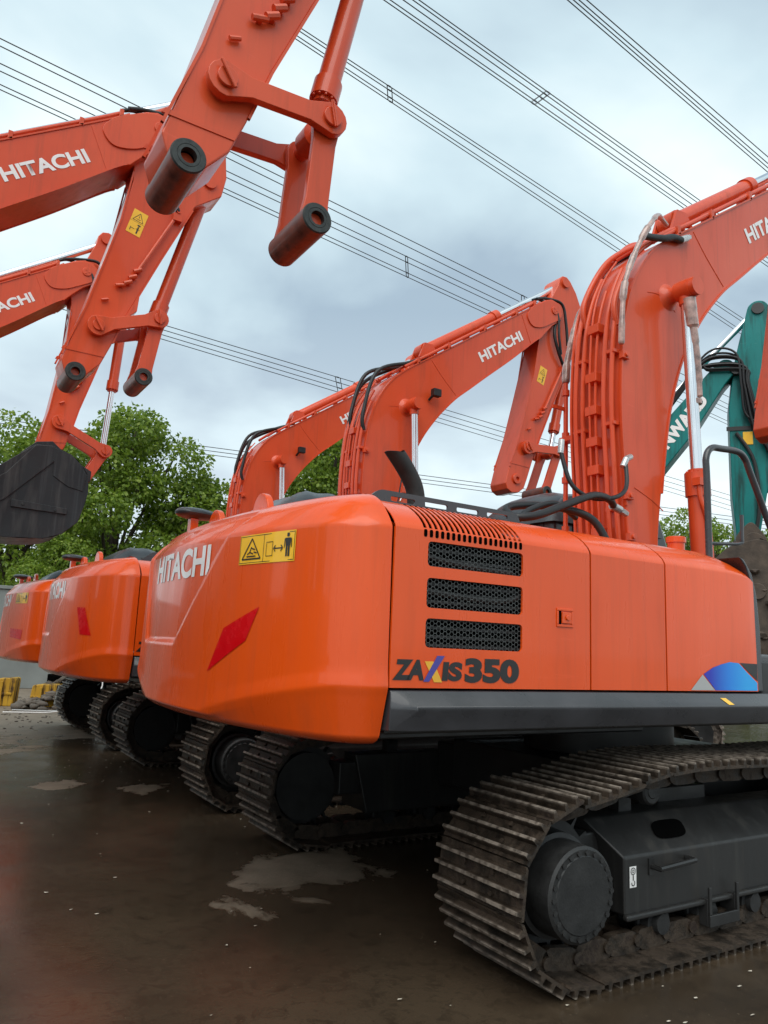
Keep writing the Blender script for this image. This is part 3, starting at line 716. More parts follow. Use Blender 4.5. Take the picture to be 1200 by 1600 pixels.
    def cover():
        mb = MB(); nx, ny = 24, 16; vs = []
        for j in range(ny + 1):
            for i in range(nx + 1):
                u, v = i / nx, j / ny; x = -3.20 + u * .85; y = 1.12 + v * .9
                h = (min(1, u / .25, (1 - u) / .55) * min(1, v / .18, (1 - v) / .18)); h = max(0, h) ** .6
                z = 2.19 + .19 * h + .02 * h * noise.noise(Vector((x * 7, y * 7, 0))); vs.append((x, y, z))
        return mb.add(vs, [(j * (nx + 1) + i, j * (nx + 1) + i + 1, (j + 1) * (nx + 1) + i + 1, (j + 1) * (nx + 1) + i) for j in range(ny) for i in range(nx)])
    part(root, 'rain_cover', 'cover', cover, TARP, sharp=60)
    # cab on the far side
    def cab():
        P = round_poly([(-.22, 1.30), (1.55, 1.30), (1.60, 1.9), (1.15, 2.93), (-.05, 2.90), (-.24, 2.72)], .12, 5); return MB().prism(P, 2.04, 2.98)
    cb = part(root, 'cab', 'cab', cab, ORANGE if opt.get('orange_cab') else SKIRT, bevel=.04)
    def roofbag():
        mb = MB(); nx, ny = 20, 18; vs = []
        for j in range(ny + 1):
            for i in range(nx + 1):
                u, v = i / nx * 2 - 1, j / ny * 2 - 1; x = .42 + u * .72; y = 2.51 + v * .53
                h = max(0, 1 - abs(u) ** 4) ** .5 * max(0, 1 - abs(v) ** 3.2) ** .5; z = 2.62 + .36 * h + .015 * noise.noise(Vector((x * 6, y * 6, 3))); vs.append((x, y, z))
        return mb.add(vs, [(j * (nx + 1) + i, j * (nx + 1) + i + 1, (j + 1) * (nx + 1) + i + 1, (j + 1) * (nx + 1) + i) for j in range(ny) for i in range(nx)])
    part(root, 'cab_roof_cover', 'roofbag', roofbag, TARP, cb, sharp=60)
    part(root, 'cab_window', 'cabwin', lambda: MB().prism([(.0, 1.95), (1.42, 1.95), (1.10, 2.68), (.0, 2.68)], 2.03, 2.04).box(-.245, -.24, 2.15, 2.88, 2.2, 2.65), GLASSM, cb)
    part(root, 'radio_aerial', 'aerial', lambda: MB().tube([(-1.72, 2.3, 2.19), (-1.70, 2.29, 2.55), (-1.66, 2.27, 2.92)], .006, 6), BLACK)
    def hr():
        mb = MB(); mb.tube([(-.80, .15, 2.10), (-.80, .15, 2.60), (-.80, .15, 2.74), (-.745, .15, 2.81), (-.64, .15, 2.825), (-.47, .15, 2.835), (-.39, .15, 2.80), (-.34, .15, 2.72), (-.15, .15, 2.40), (-.02, .15, 2.15), (-.02, .15, 1.52)], .021, 12, 2)
        mb.tube([(-.80, .15, 2.20), (-.62, .15, 2.215), (-.47, .15, 2.235), (-.455, .15, 2.27), (-.45, .15, 2.42)], .011, 8, 1); return mb
    part(root, 'hand_rail', 'hr', hr, SKIRT)

# ---- boom, arm, linkage
HEX = simple('galvanised_mesh', (.085, .088, .085), .45, .5, .4, 40)
RUSTBLK = simple('sooty_exhaust_steel', (.020, .018, .017), .55, .2, .5, 14)
TOP = [(-.16, 1.72), (-.27, 2.37), (-.31, 2.91), (-.34, 3.48), (-.30, 4.1), (-.19, 4.5), (0.0, 4.82), (.25, 5.05), (.66, 5.33), (1.23, 5.72), (1.86, 6.15), (2.35, 6.485), (2.56, 6.64)]
BOT = [(2.62, 6.10), (2.50, 6.03), (2.03, 5.62), (1.60, 5.27), (1.30, 5.02), (1.08, 4.84), (.91, 4.67), (.72, 4.45), (.52, 4.16), (.36, 3.82), (.23, 3.4), (.13, 2.8), (.08, 2.3), (.20, 1.72)]
J = Vector((2.87, 6.6))
def warp(ext):
    """row across the alley has the longer boom: everything before the knee is moved back and down"""
    if not ext: return lambda x, z: (x, z)
    dxx, dzz = -1.65, -1.12
    def f(x, z):
        s = (x * .83 + z * .56) ; k = min(1, max(0, (3.9 - s) / .35)); k = k * k * (3 - 2 * k)
        z2 = z + dzz * k
        if s < 3.3 and z2 < 2.6: z2 = z2 + (1.72 - (1.72 + dzz)) * (2.6 - z2) / (2.6 - (1.72 + dzz)) if z2 < 2.6 else z2
        return (x + dxx * k - dxx, z2)
    return f
def build_boom(root, key, pose):
    ext = pose.get('ext', False); wf = warp(ext); tilt = pose.get('tilt', 0.0)
    piv = Vector((.0, 1.75)) if not ext else Vector(wf(0, 1.75))
    def T(x, z):
        x, z = wf(x, z)
        if tilt: v = Vector((x, z)) - piv; c, s = math.cos(tilt), math.sin(tilt); x, z = piv.x + c * v.x - s * v.y, piv.y + s * v.x + c * v.y
        return (x, z)
    def fine(P):
        out = []
        for a, b in zip(P, P[1:]):
            k = max(1, int(math.hypot(a[0] - b[0], a[1] - b[1]) / .12)); out += [(a[0] + (b[0] - a[0]) * i / k, a[1] + (b[1] - a[1]) * i / k) for i in range(k)]
        return out + [P[-1]]
    def T3(p): a, b = T(p[0], p[2]); return (a, p[1], b)
    def tf(mb): mb.v = [T3(v) for v in mb.v]; return mb
    Y0, Y1 = 1.2, 1.72
    tip = [(2.72, 6.74), (2.83, 6.78), (2.95, 6.76), (3.03, 6.68), (3.05, 6.57), (2.99, 6.46), (2.85, 6.36), (2.72, 6.22)]
    P = cat2(TOP, 4) + tip + cat2(BOT, 4); up = fine(cat2(TOP, 4)); lo = fine(cat2(BOT, 4))
    def body():
        # strip-built box so the long plates stay clean: side plates slightly proud of the top and bottom plates
        mb = MB(); pp = [T(*q) for q in P]; mb.prism(pp, Y0 + .0, Y1); return mb
    bo = part(root, 'boom', key + 'boom', body, BOOM, bevel=.012)
    def flange():
        mb = MB()
        for y0, y1 in ((Y0 - .010, Y0 + .012), (Y1 - .012, Y1 + .010)):
            for line in (up[6:], lo[2:-8]):
                vs = []
                for i in range(len(line)):
                    a, b = Vector(line[max(0, i - 1)]), Vector(line[min(len(line) - 1, i + 1)]); d = (b - a).normalized(); nn = Vector((-d.y, d.x)); c = Vector(line[i])
                    o_, w_ = c + nn * .006, c - nn * .010; vs += [(o_.x, y0, o_.y), (o_.x, y1, o_.y), (w_.x, y1, w_.y), (w_.x, y0, w_.y)]
                k = len(line); mb.add(vs, [(4 * i + j, 4 * i + (j + 1) % 4, 4 * i + 4 + (j + 1) % 4, 4 * i + 4 + j) for i in range(k - 1) for j in range(4)] + [(3, 2, 1, 0), (4 * k - 4, 4 * k - 3, 4 * k - 2, 4 * k - 1)])
        return tf(mb)
    part_each(root, 'boom_edge_plate', key + 'flange', flange, BOOM, bo)
    def pads():
        mb = MB()
        for y0, y1 in ((Y0 - .018, Y0 + .01), (Y1 - .01, Y1 + .018)):
            mb.prism(round_poly([(2.30, 6.38), (2.44, 6.56), (2.72, 6.72), (2.86, 6.75), (2.98, 6.70), (3.03, 6.58), (2.96, 6.47), (2.62, 6.26), (2.42, 6.22)], .09, 5), y0, y1)
        for y0, y1 in ((Y0 - .004, Y0 + .01),):
            mb.prism([(2.22, 6.36), (2.245, 6.375), (2.43, 5.97), (2.405, 5.955)], Y0 - .006, Y0 + .01)
        mb.cyl((J.x, Y0 - .035, J.y), (J.x, Y1 + .035, J.y), .062); 
        for k in range(3): a = 2 * math.pi * k / 3; mb.cyl((J.x + .03 * math.cos(a), Y0 - .042, J.y + .03 * math.sin(a)), (J.x + .03 * math.cos(a), Y0 - .034, J.y + .03 * math.sin(a)), .012, n=8)
        return tf(mb)
    part(root, 'boom_tip_pin', key + 'pads', pads, BOOM, bo, bevel=.004)
    def seams():
        mb = MB()
        mb.tube([(.64, Y0, 5.27), (.82, Y0, 5.08), (1.06, Y0, 4.87)], .005, 6); mb.tube([(-.20, Y0, 2.80), (.0, Y0, 2.73), (.14, Y0, 2.66)], .005, 6)
        mb.tube([(.0, Y0, 4.50), (.12, Y0, 4.52), (.24, Y0, 4.50), (.36, Y0, 4.42)], .004, 6); return tf(mb)
    part_each(root, 'weld_seam', key + 'seams', seams, BOOM, bo)
    def letters():
        vs, fs = text2d('HITACHI', .150 if not ext else .138, .93 if not ext else .85, .035); c, s = math.cos(R(34.9)), math.sin(R(34.9)); ox, oz = (1.50, 5.445) if not ext else (1.56, 5.495)
        return MB().add([T3((ox + a * c - b * s, Y0 - .004, oz + a * s + b * c)) for a, b in vs], fs)
    part(root, 'maker_lettering', key + 'letters', letters, DECALW, bo, sharp=0)
    # rigid pipes on the back of the boom and along its top
    off = lambda line, d: [((Vector(line[i]) + Vector((-(Vector(line[min(i + 1, len(line) - 1)]) - Vector(line[max(i - 1, 0)])).normalized().y, (Vector(line[min(i + 1, len(line) - 1)]) - Vector(line[max(i - 1, 0)])).normalized().x)) * d)) for i in range(len(line))]
    coarse = cat2(TOP, 2)
    def pipes():
        mb = MB(); o = off(coarse, .055)
        def run(y, r, i0, i1, d=0, wig=0):
            pts = [];
            for i in range(i0, i1):
                q = o[i]; q = Vector(q) + Vector((-d, d * .5)); pts.append(T3((q.x, y + wig * math.sin(i * .8), q.y)))
            mb.tube(pts, r, 10, 1)
        run(1.25, .020, 1, 11); run(1.32, .020, 1, 12, .01); run(1.42, .012, 0, 11, 0, .006); run(1.47, .009, 0, 13, .02, .012); run(1.55, .020, 1, 12); run(1.62, .020, 1, 11, .01); run(1.68, .014, 0, 13, .0, .004)
        run(1.23, .022, 14, 24, -.015); run(1.285, .018, 13, 24, -.01); run(1.66, .020, 13, 24, -.01); run(1.60, .016, 13, 24, 0)
        # branches leaving the deck
        for y, dy in ((1.25, -.10), (1.32, .05), (1.55, .06), (1.62, .12)):
            q = T3((o[1].x, y, o[1].y)); mb.tube([q, (q[0] - .04, y, q[2] - .12), (q[0] - .10, y + dy, q[2] - .32)], .020, 10, 1)
        return mb
    part_each(root, 'hydraulic_pipe', key + 'pipes', pipes, BOOM, bo)
    def clamps():
        mb = MB()
        def cl(x, z, y0, y1, h=.05, t=.05):
            a = T3((x - t, y0, z)); mb.box(a[0] - .02, a[0] + t + .05, y0, y1, a[2] - h / 2, a[2] + h / 2)
        for z, x in ((2.45, -.29), (2.95, -.33), (3.18, -.345), (3.44, -.355), (3.72, -.35), (4.15, -.32)): cl(x, z, 1.385, 1.50, .075, .05)
        for z, x in ((2.25, -.27), (2.62, -.31), (3.3, -.35), (3.9, -.34)): cl(x, z, 1.22, 1.35, .03, .035); cl(x, z, 1.525, 1.65, .03, .035)
        for z, x in ((3.86, -.33), (2.72, -.30), (2.40, -.28)):
            a = T3((x, 1.17, z)); mb.box(a[0] - .02, a[0] + .06, 1.165, 1.21, a[2] - .03, a[2] + .03); mb.cyl((a[0] + .02, 1.15, a[2]), (a[0] + .02, 1.2, a[2]), .018, n=10)
        for k in (15, 17, 19, 21, 23):
            if k < len(coarse):
                q = T3((coarse[k][0], 1.2, coarse[k][1])); mb.box(q[0] - .02, q[0] + .02, 1.19, 1.31, q[2] - .01, q[2] + .075); mb.box(q[0] - .02, q[0] + .02, 1.58, 1.70, q[2] - .01, q[2] + .075)
        return mb
    part_each(root, 'pipe_clamp', key + 'clamps', clamps, BOOM, bo, bevel=.004)
    def knee_hoses():
        mb = MB()
        for y, a, b in ((1.24, (-.33, 4.35), (.30, 5.16)), (1.60, (-.30, 4.45), (.36, 5.22)), (1.67, (-.31, 4.15), (.30, 5.20))):
            kk = .45 if pose.get('hero') else 1; mx_, mz = (a[0] + b[0]) / 2 - .16 * kk, (a[1] + b[1]) / 2 + .17 * kk
            mb.tube([T3((a[0], y, a[1] - .22)), T3((a[0] - .02, y, a[1])), T3((mx_, y, mz)), T3((b[0], y, b[1])), T3((b[0] + .25, y, b[1] + .13))], .025, 12, 3)
        return mb
    part_each(root, 'knee_hose', key + 'kh', knee_hoses, BOOM if pose.get('hero') else RUBBER, bo)
    if pose.get('hero'):
        def wrapped():
            mb = MB(); rr = [.022, .027, .021, .031, .022, .028, .020, .030, .022, .026, .019]
            mb.tube([T3(q) for q in ((.36, 1.27, 5.27), (.16, 1.20, 5.25), (-.01, 1.14, 5.10), (-.12, 1.14, 4.94), (-.22, 1.15, 4.74), (-.30, 1.15, 4.56), (-.35, 1.15, 4.40), (-.375, 1.15, 4.15), (-.375, 1.16, 3.93))], rr, 12, 3)
            return mb
        part(root, 'wrapped_hose', key + 'wr', wrapped, SLEEVE, bo)
        def wrapped2():
            mb = MB(); rr = [.022, .026, .034, .027, .036, .028]
            mb.tube([(.02, 1.88, 4.70), (-.07, 1.90, 4.52), (-.13, 1.91, 4.30), (-.18, 1.93, 4.08), (-.20, 1.93, 3.86)], rr, 12, 3)
            return mb
        part(root, 'wrapped_hose', key + 'wr2', wrapped2, SLEEVE, bo)
        def kh2():
            mb = MB(); mb.tube([(.55, 1.72, 5.28), (.42, 1.78, 5.20), (.22, 1.84, 5.02), (.08, 1.87, 4.82), (.02, 1.88, 4.70)], .026, 12, 3)
            mb.tube([(.42, 1.17, 5.10), (.30, 1.16, 5.08), (.18, 1.16, 5.03), (.04, 1.16, 4.99), (-.09, 1.16, 4.96)], .030, 12, 3); return mb
        part_each(root, 'knee_hose', key + 'kh2', kh2, RUBBER, bo)
        def fitt():
            mb = MB(); mb.cyl((.42, 1.17, 5.10), (.50, 1.17, 5.145), .032, n=14); mb.cyl((.50, 1.17, 5.145), (.54, 1.17, 5.17), .024, n=6)
            mb.cyl((-.62, 1.06, 2.583), (-.53, 1.06, 2.56), .030, n=14); mb.cyl((-.53, 1.06, 2.56), (-.44, 1.08, 2.545), .026, n=6)
            mb.cyl((-.47, 1.08, 2.90), (-.43, 1.08, 2.97), .024, n=14); mb.cyl((-1.10, 1.10, 2.90), (-1.09, 1.10, 3.0), .022, n=14); mb.cyl((-.43, 1.08, 2.97), (-.36, 1.1, 3.0), .024, n=10)
            return mb
        part_each(root, 'hose_fitting', key + 'fit', fitt, GALV, bo)
        def lower():
            mb = MB()
            mb.tube([(-.44, 1.08, 2.94), (-.50, 1.02, 2.76), (-.60, .98, 2.66), (-.76, .96, 2.60), (-.94, .98, 2.585), (-1.06, 1.04, 2.68), (-1.10, 1.10, 2.92)], .016, 12, 3)
            mb.tube([(-.60, 1.06, 2.58), (-.74, .98, 2.60), (-.97, .92, 2.585), (-1.28, .88, 2.47), (-1.56, .86, 2.36), (-1.70, .92, 2.345), (-1.66, 1.02, 2.42), (-1.40, 1.05, 2.475), (-1.15, .98, 2.47), (-.98, .90, 2.40), (-.88, .84, 2.20)], .027, 14, 3)
            mb.tube([(-1.62, .95, 2.34), (-1.5, .98, 2.42), (-1.25, 1.0, 2.50), (-1.0, 1.05, 2.44)], .021, 12, 3)
            return mb
        part_each(root, 'looped_hose', key + 'lower', lower, RUBBER, bo)
        def pole():
            mb = MB(); mb.cyl((-.20, 1.93, 2.15), (-.20, 1.93, 3.86), .021, n=14)
            for z in (2.52, 2.95, 3.35, 3.74): mb.cyl((-.20, 1.93, z), (-.20, 1.93, z + .05), .034, n=14)
            mb.box(-.36, -.18, 1.92, 1.94, 3.60, 3.63); mb.box(-.28, -.18, 1.72, 1.93, 3.30, 3.34); return mb
        part(root, 'riser_pipe', key + 'pole', pole, BOOM, bo)
    def deck_fit():
        return MB().box(-.93, -.83, .8, .88, 2.155, 2.24)
    if pose.get('hero'): part(root, 'hose_block', 'deckfit', deck_fit, ORANGE, bo, bevel=.006)
    # boom cylinders, one on each side
    for side, yc in ((0, 1.03), (1, 1.90)):
        sg = -1 if side == 0 else 1
        e1 = Vector(T3((.27, yc, 4.53))); e0 = Vector((.42, yc, 1.62)) if not ext else Vector((.45, yc, 1.62)); d = (e1 - e0); gl = e0 + d * .475 if not ext else e0 + d * .62
        dd = d.normalized()
        def cyl_(e0=e0, e1=e1, gl=gl, dd=dd, yc=yc):
            mb = MB(); mb.cyl(e0, gl - dd * .20, .082, n=28); mb.cyl(gl - dd * .22, gl - dd * .03, .098, n=28); mb.cyl(gl - dd * .03, gl, .07, n=28); mb.cyl(e0 - dd * .02 + Vector((0, -.07, 0)), e0 - dd * .02 + Vector((0, .07, 0)), .11, n=20)
            for k in range(10):
                a = 2 * math.pi * k / 10; u = dd.orthogonal().normalized(); w = dd.cross(u); c = gl - dd * .03 + .083 * (math.cos(a) * u + math.sin(a) * w); mb.cyl(c, c + dd * .014, .010, n=6)
            o = Vector((-.075, -.07, 0)); mb.tube([gl + o - dd * .1, gl + o - dd * .25, gl + Vector((-.03, -.10, 0)) - dd * .5, e0 + Vector((-.03, -.10, 0)) + dd * .15], .019, 10, 2)
            b = gl - dd * .12; mb.box(b.x - .11, b.x - .02, b.y - .10, b.y - .03, b.z - .03, b.z + .03)
            return mb
        cy = part(root, 'boom_cylinder', key + 'bcyl%d' % side, cyl_, BOOM, bo)
        def rod(gl=gl, e1=e1): return MB().cyl(gl - dd * .03, e1 - dd * .06, .047, n=28)
        part(root, 'boom_cylinder_rod', key + 'brod%d' % side, rod, CHROME, bo)
        def boss(e1=e1, yc=yc, dd=dd, sg=sg):
            mb = MB(); mb.cyl((e1.x, yc - .07, e1.z), (e1.x, yc + .07, e1.z), .085, n=28); mb.cyl((e1.x, yc - .12, e1.z), (e1.x, yc - .07, e1.z), .078, n=28) if sg < 0 else mb.cyl((e1.x, yc + .07, e1.z), (e1.x, yc + .085, e1.z), .07, n=28)
            mb.cyl(e1 - dd * .13, e1 - dd * .03, .058, n=24)
            a, b = (yc + .07, Y0 + .005) if sg < 0 else (Y1 - .005, yc - .07); mb.lathe((e1.x, a if sg < 0 else b, e1.z), (0, 1 if sg < 0 else -1, 0), [(0, .001), (0, .06), (.04, .062), (.08, .085), (.105, .13)], 28); return mb
        part(root, 'rod_eye', key + 'boss%d' % side, boss, BOOM, bo)
    if pose.get('hero'):
        def rag():
            mb = MB(); e1 = Vector((.27, 1.03, 4.40)); mb.tube([(.27, 1.0, 4.44), (.29, .995, 4.25), (.315, .99, 4.05), (.345, .985, 3.80), (.35, .98, 3.60)], [.056, .054, .040, .034, .030, .022, .012], 12, 3)
            mb.cyl((.345, 1.03, 3.55), (.343, 1.03, 3.59), .060, n=20); return mb
        part(root, 'plastic_wrap', key + 'rag', rag, SLEEVE, bo)
    if pose.get('lamp'):
        part(root, 'work_lamp', key + 'lamp', lambda: MB().box(.60, .72, 1.06, 1.14, 4.74, 4.84, Matrix.Translation((0, 0, 0))).cyl((.60, 1.18, 4.70), (.62, 1.10, 4.76), .018, n=10), RUBBER, bo, bevel=.012)
    # arm cylinder over the boom
    a0, a1 = Vector(T3((.70, 1.46, 5.50))), None
    # arm pose
    ang = pose['arm']; ca, sa = math.cos(ang), math.sin(ang)
    JW = Vector(T(J.x, J.y))
    def A(x, z): v = Vector((x, z)) - J; return (JW.x + ca * v.x - sa * v.y, JW.y + sa * v.x + ca * v.y)
    def A3(p): a, b = A(p[0], p[2]); return (a, p[1], b)
    def af(mb): mb.v = [A3(v) for v in mb.v]; return mb
    K = (3.17, 7.20)
    a1 = Vector(A3((K[0], 1.46, K[1]))); d = (a1 - a0); dd2 = d.normalized(); gl2 = a0 + dd2 * (1.55 if not ext else 1.55)
    def acyl():
        mb = MB(); mb.cyl(a0, gl2 - dd2 * .12, .082, n=28); mb.cyl(gl2 - dd2 * .13, gl2 - dd2 * .02, .098, n=28); mb.cyl(gl2 - dd2 * .02, gl2, .066, n=28)
        mb.cyl(a0 - dd2 * .03 + Vector((0, -.08, 0)), a0 - dd2 * .03 + Vector((0, .08, 0)), .10, n=20)
        q = a0 - dd2 * .03; mb.prism([(q.x - .14, q.z - .14), (q.x + .16, q.z - .03), (q.x + .07, q.z + .08), (q.x - .06, q.z + .07)], 1.34, 1.37); mb.prism([(q.x - .14, q.z - .14), (q.x + .16, q.z - .03), (q.x + .07, q.z + .08), (q.x - .06, q.z + .07)], 1.55, 1.58)
        return mb
    part(root, 'arm_cylinder', key + 'acyl', acyl, BOOM, bo, bevel=0)
    part(root, 'arm_cylinder_rod', key + 'arod', lambda: MB().cyl(gl2, a1, .052, n=28), CHROME, bo)
    # ---- arm
    ar_out = [(2.66, 6.35), (2.68, 6.0), (2.60, 5.55), (2.51, 5.15), (2.37, 4.55), (2.20, 4.0), (2.155, 3.80), (2.19, 3.72), (2.28, 3.68), (2.40, 3.70), (2.50, 3.78), (2.55, 3.92), (2.65, 4.24), (2.77, 4.60), (3.04, 5.27), (3.33, 5.95), (3.60, 6.17), (3.64, 6.40), (3.60, 6.78), (3.42, 7.12),
              (3.29, 7.27), (3.21, 7.32), (3.12, 7.31), (3.06, 7.24), (3.03, 7.12), (2.90, 6.86), (2.72, 6.62)]
    AY0, AY1 = 1.29, 1.63
    if not pose.get('housed'): ar_out = ar_out[:5] + [(2.22, 4.0), (2.262, 3.885), (2.30, 3.85), (2.40, 3.85), (2.46, 3.90), (2.57, 4.03)] + ar_out[12:]
    arm = part(root, 'arm', key + 'arm', lambda: af(MB().prism(ar_out, AY0, AY1)), BOOM, bevel=.012)
    def armtrim():
        mb = MB()
        for y0, y1 in ((AY0 - .009, AY0 + .01), (AY1 - .01, AY1 + .009)):
            for line, s_ in (([(2.67, 6.1), (2.60, 5.55), (2.51, 5.15), (2.37, 4.55), (2.21, 4.05)], 1), ([(3.30, 5.90), (3.03, 5.26), (2.76, 4.59), (2.65, 4.26)], 1)):
                for a, b in zip(line, line[1:]):
                    a, b = Vector(a), Vector(b); dq = (b - a).normalized(); nn = Vector((-dq.y, dq.x)) * .016
                    q = [a, b, b + nn, a + nn]; mb.add([(v.x, y0, v.y) for v in q] + [(v.x, y1, v.y) for v in q], [(0, 1, 5, 4), (3, 7, 6, 2), (0, 3, 2, 1), (4, 5, 6, 7)])
            mb.prism([(2.21, 4.10), (2.225, 4.13), (2.60, 4.13), (2.59, 4.10)], y0 + .003, y1 - .003)
        for y in (AY0, AY1):
            s_ = -1 if y == AY0 else 1
            mb.cyl((2.87, y, 6.6), (2.87, y + s_ * .03, 6.6), .17, n=32)
            mb.cyl((K[0], y, K[1]), (K[0], y + s_ * .035, K[1]), .075, n=24)
            mb.cyl((3.46, y, 6.28), (3.46, y + s_ * .03, 6.28), .07, n=24)
        return af(mb)
    part_each(root, 'arm_edge_plate', key + 'armtrim', armtrim, BOOM, arm)
    def armdetail():
        mb = MB()
        # bucket line pipe on the side plate, its clamp blocks and small lugs
        mb.tube([(3.12, AY0 - .035, 5.72), (3.03, AY0 - .035, 5.52), (2.82, AY0 - .035, 5.06)], .017, 10, 1); mb.box(3.10, 3.19, AY0 - .06, AY0, 5.70, 5.78); mb.cyl((3.15, AY0 - .07, 5.80), (3.15, AY0 + .0, 5.80), .022, n=10)
        for x, z in ((2.81, 5.05), (2.77, 4.97), (2.73, 4.90)): mb.cyl((x - .035, AY0 - .035, z - .02), (x + .035, AY0 - .035, z + .02), .022, n=8); mb.box(x - .02, x + .02, AY0 - .03, AY0, z - .02, z + .02)
        mb.cyl((2.62, AY0 - .03, 4.84), (2.71, AY0 - .03, 4.87), .018, n=8); mb.box(2.65, 2.68, AY0 - .03, AY0, 4.84, 4.87)
        mb.cyl((2.51, AY0 - .02, 4.66), (2.57, AY0 - .02, 4.685), .013, n=8)
        return af(mb)
    part_each(root, 'arm_line_fitting', key + 'armdetail', armdetail, BOOM, arm)
    def armhose():
        mb = MB(); y = AY0 - .05
        mb.tube([A3(q) for q in ((3.15, y, 5.80), (3.02, y - .02, 5.98), (2.93, y - .02, 6.20), (2.95, y, 6.42), (3.08, y + .05, 6.55))], .024, 12, 3)
        q0 = Vector(T3((2.55, 1.235, 6.72))); mb.tube([tuple(q0), tuple(q0 + Vector((.2, 0, .06))), A3((3.05, 1.22, 6.78)), A3((3.15, 1.22, 6.5)), A3((3.20, 1.22, 6.15))], .022, 12, 3)
        q0 = Vector(T3((2.50, 1.275, 6.70))); mb.tube([tuple(q0), tuple(q0 + Vector((.15, -.01, .04))), A3((2.93, 1.20, 6.6)), A3((2.98, 1.18, 6.2)), A3((3.05, 1.2, 5.95))], .020, 12, 3)
        return mb
    part_each(root, 'arm_hose', key + 'armhose', armhose, RUBBER, arm)
    if pose.get('sticker', True):
        def stick():
            mb = MB(); y = AY0 - .003; o = Vector((2.66, 5.45)); c, s = math.cos(R(-14)), math.sin(R(-14)); q = lambda u, v, yy=0: A3((o.x + u * c - v * s, y - yy, o.y + u * s + v * c))
            w, h = .145, .27; mb.add([q(0, 0), q(w, 0), q(w, h), q(0, h)], [(0, 1, 2, 3)]); mb.m = 1
            def L(a, b, t=.005, k=1):
                pp = seg2(a, b, t); mb.add([q(u, v, .0015 * k) for u, v in pp], [(0, 1, 2, 3)])
            T_ = [(.02, .155), (.125, .155), (.0725, .245)]
            for i in range(3): L(T_[i], T_[(i + 1) % 3], .005, 1 + i * .2)
            L((.05, .175), (.095, .175), .004, 1.8); L((.0725, .215), (.0725, .19), .005, 1.8); L((.0, .14), (w, .14), .002, 1)
            L((.03, .03), (.03, .07), .006, 1); L((.03, .06), (.07, .06), .005, 1.3); L((.10, .02), (.10, .10), .014, 1); L((.085, .115), (.115, .115), .015, 1.2); L((.08, .07), (.12, .07), .005, 1.5)
            return mb
        part(root, 'warning_decal', key + 'stick', stick, [DECALY, DECALK], arm, sharp=0)
    # linkage
    al = Vector(A(2.50, 4.38)); tb = Vector(A(2.35, 3.89)); lk = Vector(pose['link']) + JW - Vector((2.87, 6.6)); t2 = Vector(pose['tube2']) + JW - Vector((2.87, 6.6))
    def bone(mb, p, q, w0, w1, wm, y0, y1):
        p, q = Vector(p), Vector(q); d_ = (q - p).normalized(); nn = Vector((-d_.y, d_.x)); P_ = []
        for k in range(9): a = math.pi / 2 + math.pi * k / 8; P_.append(tuple(p + w0 * (math.cos(a) * d_ + math.sin(a) * nn)))
        P_.append(tuple(p + d_ * w0 * 1.4 - nn * wm)); P_.append(tuple(q - d_ * w1 * 1.4 - nn * wm))
        for k in range(9): a = -math.pi / 2 + math.pi * k / 8; P_.append(tuple(q + w1 * (math.cos(a) * d_ + math.sin(a) * nn)))
        P_.append(tuple(q - d_ * w1 * 1.4 + nn * wm)); P_.append(tuple(p + d_ * w0 * 1.4 + nn * wm)); mb.prism(P_, y0, y1)
    def armlink(y0, y1):
        def f():
            mb = MB(); bone(mb, al, lk, .10, .095, .058, y0, y1); o_ = y0 - .02 if y0 < 1.4 else y1
            mb.cyl((al.x, o_, al.y), (al.x, o_ + .02, al.y), .055, n=24); mb.cyl((lk.x, o_, lk.y), (lk.x, o_ + .02, lk.y), .055, n=24)
            if y0 < 1.4:
                mb.cyl((al.x - .045, o_ - .012, al.y + .07), (al.x + .04, o_ - .012, al.y - .06), .011, n=8); mb.cyl((lk.x - .02, o_ - .012, lk.y + .08), (lk.x + .015, o_ - .012, lk.y - .07), .011, n=8)
            return mb
        return f
    part(root, 'linkage_arm', key + 'la0', armlink(1.215, 1.262), BOOM, arm, bevel=.006); part(root, 'linkage_arm', key + 'la1', armlink(1.660, 1.705), BOOM, arm, bevel=.006)
    def pins():
        mb = MB(); mb.cyl((al.x, 1.2, al.y), (al.x, 1.72, al.y), .045, n=20); mb.cyl((al.x, AY0 - .02, al.y), (al.x, AY1 + .02, al.y), .085, n=24); mb.cyl((lk.x, 1.2, lk.y), (lk.x, 1.72, lk.y), .045, n=20); mb.cyl((lk.x, 1.40, lk.y), (lk.x, 1.52, lk.y), .082, n=24)
        return mb
    part_each(root, 'linkage_pin', key + 'pins', pins, BOOM, arm, per=2)
    def blink():
        mb = MB(); bone(mb, lk, t2, .085, .085, .070, 1.272, 1.312); bone(mb, lk, t2, .085, .085, .070, 1.608, 1.648)
        m_ = lk.lerp(t2, .55); bone(mb, lk.lerp(t2, .35), t2, .05, .05, .055, 1.312, 1.608) if False else None
        return mb
    part(root, 'bucket_link', key + 'blink', blink, BOOM, arm, bevel=.006)
    def tubef(c, y0, y1, r):
        def f():
            mb = MB(); mb.lathe((c.x, y0, c.y), (0, 1, 0), [(.04, r * .45), (.0, r * .45), (0, r * .62), (.002, r * .64), (.0, r * .66), (0, r * .93), (.008, r)], 32); mb.m = 1
            L_ = y1 - y0; mb.lathe((c.x, y0, c.y), (0, 1, 0), [(.008, r), (L_ - .008, r)], 32); mb.m = 0
            mb.lathe((c.x, y0, c.y), (0, 1, 0), [(L_ - .008, r), (L_, r * .93), (L_, r * .45), (L_ - .04, r * .45)], 32); mb.m = 2
            mb.lathe((c.x, y0, c.y), (0, 1, 0), [(.04, r * .45), (L_ - .04, r * .45)], 24); return mb
        return f
